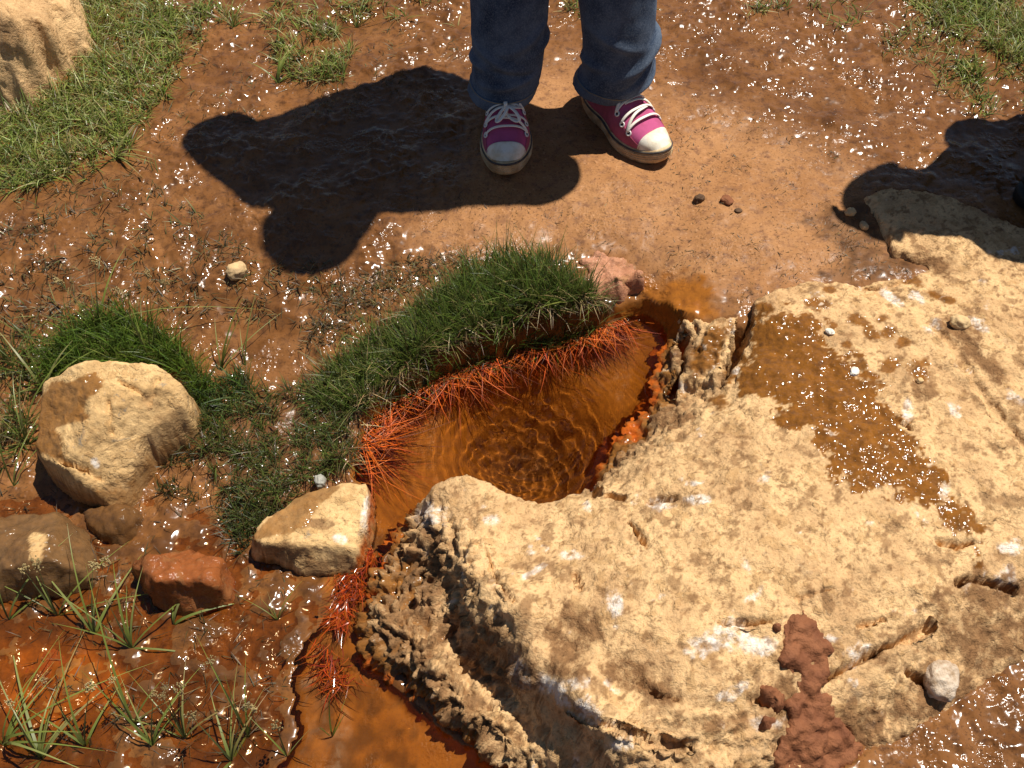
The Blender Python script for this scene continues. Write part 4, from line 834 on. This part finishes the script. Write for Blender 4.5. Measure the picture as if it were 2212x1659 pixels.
def head_parts(c, f, up, R):
    """c centre, f facing direction, up, R half the head height"""
    f = f/np.linalg.norm(f); up = up-f*up.dot(f); up /= np.linalg.norm(up); s = np.cross(f, up)
    P = [cone(c+up*.30*R-f*.12*R, c+up*.22*R+f*.08*R, .72*R, .68*R, 20), cone(c-up*.1*R+f*.15*R, c-up*.55*R+f*.30*R, .56*R, .36*R, 18),
         cone(c+up*.12*R+f*.80*R, c-up*.16*R+f*.96*R, .07*R, .12*R, 10)]
    for q in (-1, 1):
        P.append(cone(c+s*q*.70*R+up*.12*R-f*.05*R, c+s*q*.68*R-up*.22*R, .11*R, .08*R, 10))
        P.append(cone(c+s*q*.13*R+up*.24*R+f*.70*R, c+s*q*.42*R+up*.24*R+f*.58*R, .07*R, .06*R, 8))
        P.append(cone(c+s*q*.05*R-up*.16*R+f*.85*R, c+s*q*.1*R-up*.18*R+f*.82*R, .09*R, .06*R, 8))
    return P, f, up, s
def make_person(label, J, R, top_m, leg_m, hair_long=True, legs=True, shadow_bulk=1.0):
    """J: dict of joints"""
    hp, f, up, s = head_parts(J["head"], J["face"], J["up"], R)
    body = hp+[cone(J["neck"], J["head"]-up*.35*R, .048, .045, 16)]
    ch, hipc = J["chest"], J["hip"]
    body += [cone(hipc, ch, .095, .10, 20), cone(ch, J["neck"]-vec(0, 0, .02), .10, .055, 18)]
    top = ([cone(hipc+vec(-.10, .03, .12), hipc+vec(.02, .05, .06), .075, .10, 18), cone(hipc+vec(-.10, .03, .12), J["el_a"]*.75+J["sh_a"]*.25, .075, .05, 16)] if shadow_bulk > 1 else [])+[cone(hipc+(ch-hipc)*.02, ch, .118, .122, 24), cone(ch, J["neck"]-(J["neck"]-ch)*.15, .122, .068, 20)]  # hip and arm bulk added, sleeves widened, to fill out the cast shadow
    low = [cone(hipc, hipc+(ch-hipc)*.12, .118, .108, 24)]
    for q in ("a", "b"):
        S, E, W = J["sh_"+q], J["el_"+q], J["wr_"+q]
        body += [cone(ch+(S-ch)*.3+vec(0, 0, .02), S, .07, .05, 16), cone(S, E, .046, .036, 16), cone(E, W, .036, .024, 16)]
        top += [cone(ch+(S-ch)*.3+vec(0, 0, .02), S, .082*shadow_bulk, .064*shadow_bulk, 18), cone(S, E, .060*shadow_bulk, .049*shadow_bulk, 18), cone(E, E+(W-E)*.86, .049*shadow_bulk, .036, 18)]
        body += hand_parts(W, J["hd_"+q], J["pn_"+q], J.get("curl", .35), .85, -1 if q == "a" else 1)
        H_, K, A_ = J["hp_"+q], J["kn_"+q], J["an_"+q]
        body += [cone(H_, K, .072, .046, 16), cone(K, A_, .046, .030, 16), cone(A_-vec(0, 0, .020), A_+J["ft_"+q]*.095-vec(0, 0, .045), .024, .014, 12)]
        if legs: low += [cone(hipc+(H_-hipc)*.5, H_, .11, .095, 18), cone(H_, K, .090, .066, 18), cone(K, A_+(K-A_)*.16, .066, .058, 18)]
        else: low += [cone(hipc+(H_-hipc)*.5, H_, .11, .092, 18), cone(H_, H_+(K-H_)*.86, .088, .067, 18)]
    root = link("person", remesh(*union(body), .006, 3), M_SKIN, label=label, cat="person")
    link("top", remesh(*union(top), .009, 5), top_m, root)
    jeans = link("trousers", remesh(*union(low), .009, 5), leg_m, root)
    hr = [cone(J["head"]+up*.36*R-f*.20*R, J["head"]+up*.34*R-f*.02*R, .78*R, .74*R, 20), cone(J["head"]-f*.45*R+up*.1*R, J["head"]-f*.50*R-up*.6*R, .55*R, .45*R, 16)]
    if hair_long:
        hr += [cone(J["head"]-f*.5*R-up*.5*R, J["head"]-f*.62*R-up*1.7*R, .46*R, .22*R, 14)]
        for q in (-1, 1): hr.append(cone(J["head"]+s*q*.62*R+up*.3*R-f*.15*R, J["head"]+s*q*.66*R-up*.9*R-f*.2*R, .24*R, .16*R, 12))
    link("hair", remesh(*union(hr), .007, 3), M_HAIR, root)
    for q in (-1, 1):
        e = J["head"]+s*q*.27*R+up*.10*R+f*.70*R
        ev, ef = cone(e, e+f*.001, .09*R, .09*R, 12); m_ = bpy.data.meshes.new("eye"); m_.from_pydata([tuple(v) for v in ev], [], ef); eo = link("eye", m_, M_EYE, root)
        ev, ef = cone(e+f*.065*R, e+f*.066*R, .045*R, .045*R, 10); m_ = bpy.data.meshes.new("iris"); m_.from_pydata([tuple(v) for v in ev], [], ef); link("iris", m_, M_IRIS, eo)
    lv, lf = union([cone(J["head"]-up*.38*R+f*.74*R-s*.16*R, J["head"]-up*.37*R+f*.80*R, .03*R, .055*R, 10), cone(J["head"]-up*.38*R+f*.74*R+s*.16*R, J["head"]-up*.37*R+f*.80*R, .03*R, .055*R, 10)])
    link("lips", remesh(lv, lf, .0025, 1), M_LIP, root)
    return root, jeans

# ---- sneaker, toe towards local -Y, sole on z = 0
def sole_outline(n=96, L=.225):
    t = np.linspace(0, 1, 400)
    w = .0455*np.clip(np.sin(np.pi*np.clip(t, 0, 1))**.42, 0, 1)*(1-.20*np.exp(-((t-.40)/.16)**2))*(.84+.22*sst(.35, .8, t))
    cx = .006*np.sin(t*math.pi*1.0-.4)
    y = -t*L
    P = np.concatenate([np.stack([cx+w, y], -1), np.stack([cx-w, y], -1)[::-1][1:-1]])
    d = np.concatenate([[0], np.cumsum(np.linalg.norm(np.diff(np.concatenate([P, P[:1]]), axis=0), axis=1))])
    u = np.arange(n)/n*d[-1]; Q = np.concatenate([P, P[:1]])
    return np.stack([np.interp(u, d, Q[:, 0]), np.interp(u, d, Q[:, 1])], -1)
def loft(rings, cap0=True, cap1=True):
    n = len(rings[0]); V = np.concatenate(rings); F = []
    for k in range(len(rings)-1):
        for i in range(n): F.append((k*n+i, k*n+(i+1) % n, (k+1)*n+(i+1) % n, (k+1)*n+i))
    if cap0: F.append(tuple(range(n))[::-1])
    if cap1: F.append(tuple((len(rings)-1)*n+i for i in range(n)))
    return V, F
def pymesh(name, V, F, smooth=True):
    me = bpy.data.meshes.new(name); me.from_pydata([tuple(map(float, v)) for v in V], [], [tuple(f) for f in F]); me.update()
    me.polygons.foreach_set("use_smooth", np.full(len(me.polygons), smooth)); return me
def tube(pts, r, n=8, flat=1.0, closed=False, up=None):
    pts = np.array(pts, float); T_ = np.gradient(pts, axis=0)
    if closed: T_ = np.roll(pts, -1, 0)-np.roll(pts, 1, 0)
    T_ /= np.linalg.norm(T_, axis=1)[:, None]; rings = []
    for p, d in zip(pts, T_):
        w = np.array(up if up is not None else (0, 0, 1.), float); u = np.cross(d, w); u /= np.linalg.norm(u)+1e-9; v = np.cross(u, d)
        a_ = np.arange(n)/n*2*math.pi; rings.append(p+np.outer(np.cos(a_)*r, u)+np.outer(np.sin(a_)*r*flat, v))
    if closed: rings.append(rings[0]); return loft(rings, False, False)
    return loft(rings)
LS = .225
def up_h(t):   # height of the upper over the sole edge along the shoe, t = 0 heel .. 1 toe
    return np.interp(t, [0, .06, .2, .38, .50, .62, .74, .84, .93, .98, 1.0], [.060, .062, .060, .066, .060, .047, .035, .026, .017, .008, .001])
def up_w(t):
    o = .0425*np.clip(np.sin(np.pi*np.clip(t, .0, 1))**.42, 0, 1)*(1-.20*np.exp(-((t-.40)/.16)**2))*(.84+.22*sst(.35, .8, t)); return np.maximum(o, .001)
def surf(t, a_, lift=0.0):
    """point on the upper: t along, a_ from -1 to 1 across"""
    t = np.asarray(t, float); a_ = np.asarray(a_, float)
    w = up_w(t)+lift*.3; h = up_h(t); ang = a_*math.pi/2
    x = .006*np.sin(t*math.pi-.4)+w*np.sign(np.sin(ang))*np.abs(np.sin(ang))**.72
    z = .026+(h+lift)*np.abs(np.cos(ang))**.80
    return np.stack([x, -t*LS*.985-.002+0*x, z], -1)
def patch(t0, t1, a0, a1, nt, na, lift, thick=.002):
    tt, aa = np.meshgrid(np.linspace(t0, t1, nt), np.linspace(0, 1, na), indexing='ij')
    A0 = np.interp(tt, np.linspace(t0, t1, len(a0)), a0); A1 = np.interp(tt, np.linspace(t0, t1, len(a1)), a1)
    al = A0+(A1-A0)*aa
    Pt = surf(tt, al, lift).reshape(-1, 3); Pb = surf(tt, al, lift-thick).reshape(-1, 3)
    Ft_ = gridF(na, nt); n = len(Pt)
    V = np.concatenate([Pt, Pb]); F = [tuple(f) for f in Ft_.tolist()]+[tuple((f+n)[::-1]) for f in Ft_]
    idx = np.arange(n).reshape(nt, na); lp = np.concatenate([idx[0, :-1], idx[:-1, -1], idx[-1, :0:-1], idx[:0:-1, 0]])
    for i in range(len(lp)): a2, b2 = lp[i], lp[(i+1) % len(lp)]; F.append((a2, a2+n, b2+n, b2))
    return V, F
def make_shoe(parent, loc, rz, bow, mirror):
    e = link("shoe", None, None, parent); e.location = loc; e.rotation_euler[2] = rz; e.scale = (-1 if mirror else 1, 1, 1)
    o2 = sole_outline(160); c = o2.mean(0)
    def rg(off, z, spring=True):
        d = o2-c; q = c+d*(1+off/np.linalg.norm(d, axis=1)[:, None]); tt = np.clip(-q[:, 1]/LS, 0, 1)
        zz = z+(.010*np.clip((tt-.78)/.22, 0, 1)**2 if spring else 0); return np.concatenate([q, (zz+0*tt)[:, None]], 1)
    link("sole", pymesh("sole", *loft([rg(-.006, 0), rg(-.002, .001), rg(.0, .005), rg(.0015, .014), rg(.001, .023), rg(-.001, .028), rg(-.004, .029)])), M_RUBBER, e)
    link("stripe", pymesh("stripe", *loft([rg(.0016, .0225), rg(.0024, .0235), rg(.0022, .0262), rg(-.001, .0268)], False, False)), M_STRIPE, e)
    # foxing relief: little rubber diamonds round the toe
    tt = -o2[:, 1]/LS; V, F, n = [], [], 0; keep = np.where(tt > .62)[0]
    fine = sole_outline(330); tf = -fine[:, 1]/LS
    for row, z in enumerate((.011, .0155, .020)):
        for i in np.where(tf > .60)[0]:
            if (i+row) % 2: continue
            p = fine[i]; nrm = p-c; nrm /= np.linalg.norm(nrm); tg = np.array([-nrm[1], nrm[0]]); zz = z+.010*np.clip((tf[i]-.78)/.22, 0, 1)**2
            base = p+nrm*.0012; q = [(*(base+tg*.0024), zz), (*base, zz+.0023), (*(base-tg*.0024), zz), (*base, zz-.0023), (*(base+nrm*.0022), zz)]
            V += q; F += [(n, n+1, n+4), (n+1, n+2, n+4), (n+2, n+3, n+4), (n+3, n, n+4)]; n += 5
    link("toe_bumper", pymesh("toe_bumper", V, F, False), M_RUBBER, e)
    # upper
    link("upper", pymesh("upper", *patch(.02, .87, [-1.0], [1.0], 44, 36, 0.0, .002)), M_CANVAS2, e)
    link("toe_cap", pymesh("toe_cap", *patch(.845, .992, [-1.0]*4, [1.0]*4, 22, 36, .0022, .004)), M_CAP, e)
    ein = [-.46, -.42, -.36, -.42, -.56, -.80]
    link("side_panel", pymesh("side_panel", *patch(.10, .86, [-1.0], ein, 34, 12, .0022, .003)), M_CANVAS, e)
    link("side_panel", pymesh("side_panel", *patch(.10, .86, [-v for v in ein], [1.0], 34, 12, .0022, .003)), M_CANVAS, e)
    rows = [.745, .665, .58, .50]; ea = [.62, .58, .53, .49]
    for r_, av in zip(rows, ea):
        for sg in (-1, 1):
            p = surf(r_, sg*av, .0030); px = surf(r_, sg*(av+.02), .003)-p; py = surf(r_+.01, sg*av, .003)-p
            nn = np.cross(px, py)*sg; nn /= np.linalg.norm(nn); nn = nn if nn[2] > 0 else -nn
            u = py/np.linalg.norm(py); v = np.cross(nn, u); a_ = np.arange(16)/16*2*math.pi
            ring = p+np.outer(np.cos(a_), u)*.0040+np.outer(np.sin(a_), v)*.0040
            eo = link("eyelet", pymesh("eyelet", *tube(ring, .0014, 8, 1, True, nn)), M_STEEL, e)
            hole = np.concatenate([p+np.outer(np.cos(a_), u)*.003+np.outer(np.sin(a_), v)*.003+nn*.0003])
            link("eyelet_hole", pymesh("eyelet_hole", hole, [tuple(range(16))]), M_BLACKRUB, eo)
    def lace(r0, a0, r1, a1, k=24, arch=.003):
        u = np.linspace(0, 1, k); tq = r0+(r1-r0)*u; aq = a0+(a1-a0)*u
        return surf(tq, aq, .0042)+np.outer(np.sin(u*math.pi)*arch, [0, 0, 1])
    lp = []
    for i in range(4):
        lp.append(lace(rows[i], -ea[i], rows[i]-.012, ea[i], arch=.002))
        if i: lp.append(lace(rows[i-1]-.012, ea[i-1], rows[i], -ea[i]*.35, arch=.004) if i % 2 else lace(rows[i-1]-.01, -ea[i-1], rows[i], ea[i]*.35, arch=.004))
    link("lace", pymesh("lace", *union([tube(p, .0028, 8, .45) for p in lp])), M_LACE, e)
    if bow:
        k = surf(.60, 0, .010); a_ = np.linspace(0, 2*math.pi, 30, endpoint=False); ls = []
        for sg, sx in ((-1, .7), (1, 1.0)):
            pts = k+np.stack([sg*(.010-.010*np.cos(a_))*sx+.006*np.sin(a_), -.016*np.sin(a_*.5)**2*1.6-.004, .004*np.sin(a_)-.010*np.sin(a_*.5)**2], -1)
            ls.append(tube(pts, .0030, 8, .42, True))
        ls.append(tube([k, k+vec(.016, -.004, -.002), k+vec(.026, .002, -.008)], .003, 8, .42)); ls.append(tube([k+vec(-.003, 0, .001), k+vec(.003, 0, .002)], .005, 8))
        link("lace_bow", pymesh("lace_bow", *union(ls)), M_LACE, e)
    return e

# ---- trouser leg with folds, hem and wear
def trouser_leg(parent, stations, folds, seed, hem_h=.020):
    """stations: list of (centre xyz, rx, ry); ordered from the hem upwards"""
    zc = np.array([s_[0][2] for s_ in stations]); NZ, NA = 150, 96
    v = np.linspace(0, 1, NZ); sv = np.interp(v, [0, 1], [0, len(stations)-1])
    idx_ = np.arange(len(stations))
    cx = np.interp(sv, idx_, [s_[0][0] for s_ in stations]); cy = np.interp(sv, idx_, [s_[0][1] for s_ in stations]); cz = np.interp(sv, idx_, zc)
    rx = np.interp(sv, idx_, [s_[1] for s_ in stations]); ry = np.interp(sv, idx_, [s_[2] for s_ in stations])
    for arr in (cx, cy, rx, ry): arr[:] = np.convolve(np.pad(arr, 6, mode='edge'), np.ones(13)/13, 'valid')
    a_ = np.arange(NA)/NA*2*math.pi
    A_, Zr = np.meshgrid(a_, cz); CX = cx[:, None]; CY = cy[:, None]; RX = rx[:, None]; RY = ry[:, None]
    D = np.zeros_like(A_)
    for (az, z0, tilt, width, amp, spread) in folds:
        da = (A_-rad(az)+math.pi) % (2*math.pi)-math.pi
        zz = Zr-z0-tilt*np.sin(da); D += amp*np.exp(-(zz/(width*.62))**2)*np.exp(-(da/spread)**2)
    P0 = np.stack([CX+RX*np.cos(A_), CY+RY*np.sin(A_), Zr], -1)
    nz_ = fbm(P0.reshape(-1, 3)*[1, 1, .7], .055, 3, .5, seed).reshape(A_.shape); D = D*.8+.0028*nz_
    hz = cz[0]+hem_h; hem = np.where(Zr < hz, .0009, 0)*(1+.5*np.sin(A_*26)*np.exp(-((Zr-hz+.012)/.010)**2)); D = D+hem
    seam = np.exp(-(((A_-rad(185)+math.pi) % (2*math.pi)-math.pi)/.05)**2)+np.exp(-(((A_-rad(5)+math.pi) % (2*math.pi)-math.pi)/.05)**2); D = D+.0012*seam
    P = np.stack([CX+(RX+D)*np.cos(A_), CY+(RY+D)*np.sin(A_), Zr-.004*np.cos(A_-rad(90))*(Zr < hz)], -1)
    inner = P[:26].copy(); inner[:, :, 0] = CX[:26]+(RX[:26]-.003)*np.cos(A_[:26]); inner[:, :, 1] = CY[:26]+(RY[:26]-.003)*np.sin(A_[:26])
    rings = [r_ for r_ in inner[::-1]]+[r_ for r_ in P]
    V, F = loft(rings, False, True)
    me = pymesh("trouser_leg", V, F)
    wear = np.concatenate([np.zeros((26, NA)), np.where(Zr < hz, .35+.5*(np.abs(Zr-hz) < .003), 0)+np.clip(D*60, 0, .35)]).ravel()
    at = me.attributes.new("wear", 'FLOAT', 'POINT'); at.data.foreach_set("value", wear.astype(np.float32))
    lg = link("trouser_leg", me, M_DENIM, parent)
    k = int(np.searchsorted(cz, hz-.004)); pts = P[k].copy(); cc_ = pts.mean(0); pts[:, :2] = cc_[:2]+(pts[:, :2]-cc_[:2])*1.008
    link("hem_stitch", pymesh("hem_stitch", *tube(pts, .0005, 6, 1, True)), M_THREAD, parent)
    return lg
toeA = G(1089, 391, 0.0); toeB = G(1438, 352, 0.0)
def gz(p): return float(H(np.array(p[0]), np.array(p[1])))
hA = rad(2); hB = rad(36)       # heading of each foot, 0 = towards the photographer
def shoe_origin(toe, h): return np.array([toe[0]-LS*math.sin(h), toe[1]+LS*math.cos(h), gz(toe)])
oA, oB = shoe_origin(toeA, hA), shoe_origin(toeB, hB)
fA = vec(math.sin(hA), -math.cos(hA), 0); fB = vec(math.sin(hB), -math.cos(hB), 0)
anA = oA+fA*.055+vec(0, 0, .075); anB = oB+fB*.055+vec(0, 0, .075)
J = dict(head=vec(.10, 1.55, 1.17), face=vec(-.05, -1, -.55), up=vec(0, -.35, 1), neck=vec(.10, 1.60, 1.045), chest=vec(.10, 1.63, .93), hip=vec(.09, 1.68, .72),
         sh_a=vec(-.045, 1.61, .985), el_a=vec(-.225, 1.65, .82), wr_a=vec(-.07, 1.60, .735), hd_a=vec(1, -.15, -.25), pn_a=vec(0, -.3, -1),
         sh_b=vec(.245, 1.61, .985), el_b=vec(.33, 1.55, .80), wr_b=vec(.225, 1.52, .75), hd_b=vec(-.9, .1, -.25), pn_b=vec(0, .6, -.6),
         hp_a=vec(.03, 1.67, .68), kn_a=vec(.0, 1.53, .37), an_a=anA, ft_a=fA, hp_b=vec(.15, 1.67, .68), kn_b=vec(.168, 1.54, .37), an_b=anB, ft_b=fB)
girl, trs = make_person("standing person in blue jeans and pink canvas sneakers looking down at the spring", J, .105, M_TOP, M_DENIM, True, False, 1.35)
ka, kb = J["kn_a"], J["kn_b"]
trouser_leg(trs, [(vec(oA[0]+fA[0]*.066, oA[1]+fA[1]*.066, .066), .058, .068), (vec(-.008, oA[1]-.060, .10), .059, .067), (vec(-.006, oA[1]-.055, .15), .061, .065), (vec(-.004, oA[1]-.04, .22), .064, .064), (vec(-.002, oA[1]-.02, .30), .067, .067), (ka+vec(0, 0, .0), .068, .068), (ka+(J["hp_a"]-ka)*.35, .074, .074), (ka+(J["hp_a"]-ka)*.7, .084, .084)],
            [(270, .115, .012, .010, .006, .9), (250, .155, -.02, .012, .007, .8), (300, .185, .02, .014, .006, .8), (200, .135, .01, .012, .008, .8), (0, .165, .01, .014, .008, .7), (270, .135, -.01, .008, -.005, 1.0)], 3.)
trouser_leg(trs, [(vec(oB[0]+fB[0]*.060-.002, oB[1]+fB[1]*.060, .066), .060, .068), (vec(.182, oB[1]-.058, .10), .060, .068), (vec(.180, oB[1]-.05, .15), .060, .066), (vec(.172, oB[1]-.035, .22), .064, .066), (vec(.168, oB[1]-.02, .30), .066, .067), (kb, .068, .068), (kb+(J["hp_b"]-kb)*.35, .074, .074), (kb+(J["hp_b"]-kb)*.7, .084, .084)],
            [(320, .150, .03, .012, .012, .8), (310, .120, .025, .010, -.007, .7), (330, .100, .02, .010, .008, .7), (270, .18, -.02, .012, .006, .7), (200, .13, .01, .012, .006, .8), (0, .165, .01, .012, .009, .6)], 8.)
make_shoe(girl, oA, hA, True, False)
make_shoe(girl, oB, hB, False, True)
# ---- second person, crouching beyond the right edge
SHIFT = vec(-.02, -.085, 0)
def black_shoe(parent, heel, h):
    e = link("shoe", None, None, parent); e.location = heel; e.rotation_euler[2] = h
    o2 = sole_outline(90)*1.15; c = o2.mean(0)
    def rg(off, z): d = o2-c; q = c+d*(1+off/np.linalg.norm(d, axis=1)[:, None]); return np.concatenate([q, np.full((len(q), 1), z)], 1)
    link("sole", pymesh("sole", *loft([rg(-.004, 0), rg(0, .003), rg(.001, .02), rg(-.002, .026)])), M_BLACKRUB, e)
    V, F = patch(.02, .99, [-1.], [1.], 40, 30, .002, .004); link("upper", pymesh("upper", V*[1.15, 1.15, 1.25], F), M_BLACK, e)
tp = G(2196, 440, .0); h2 = rad(-88); f2 = vec(math.sin(h2), -math.cos(h2), 0)
heel1 = vec(tp[0]+.255, tp[1]+.02, 0); heel2 = vec(tp[0]+.36, tp[1]+.19, 0)
heel1[2] = gz(heel1); heel2[2] = gz(heel2)
an1 = heel1+f2*.06+vec(0, 0, .085); an2 = heel2+f2*.06+vec(0, 0, .085)
J2 = dict(head=vec(.965, 1.58, .80), face=vec(-.8, -.35, -.5), up=vec(-.3, 0, 1), neck=vec(1.03, 1.58, .685), chest=vec(1.10, 1.56, .575), hip=vec(1.27, 1.52, .33),
          sh_a=vec(1.04, 1.42, .62), el_a=vec(.93, 1.41, .44), wr_a=vec(.82, 1.44, .50), hd_a=vec(-.5, .15, .5), pn_a=vec(.2, .8, .1),
          sh_b=vec(1.06, 1.67, .62), el_b=vec(1.0, 1.60, .44), wr_b=vec(.88, 1.50, .52), hd_b=vec(-.5, -.5, .5), pn_b=vec(.2, -.8, .1), curl=.6,
          hp_a=vec(1.25, 1.44, .32), kn_a=vec(.97, 1.37, .43), an_a=an1, ft_a=f2, hp_b=vec(1.25, 1.60, .32), kn_b=vec(1.0, 1.60, .43), an_b=an2, ft_b=f2)
for _k in list(J2):
    if isinstance(J2[_k], np.ndarray) and _k[:2] in ('he', 'ne', 'ch', 'hi', 'sh', 'el', 'wr', 'hp', 'kn'): J2[_k] = J2[_k]+SHIFT
man, _t = make_person("crouching person in black of whom only a dark shoe shows at the right edge", J2, .112, M_DARKJ, M_BLACK, False, True)
black_shoe(man, heel1, h2); black_shoe(man, heel2, h2)
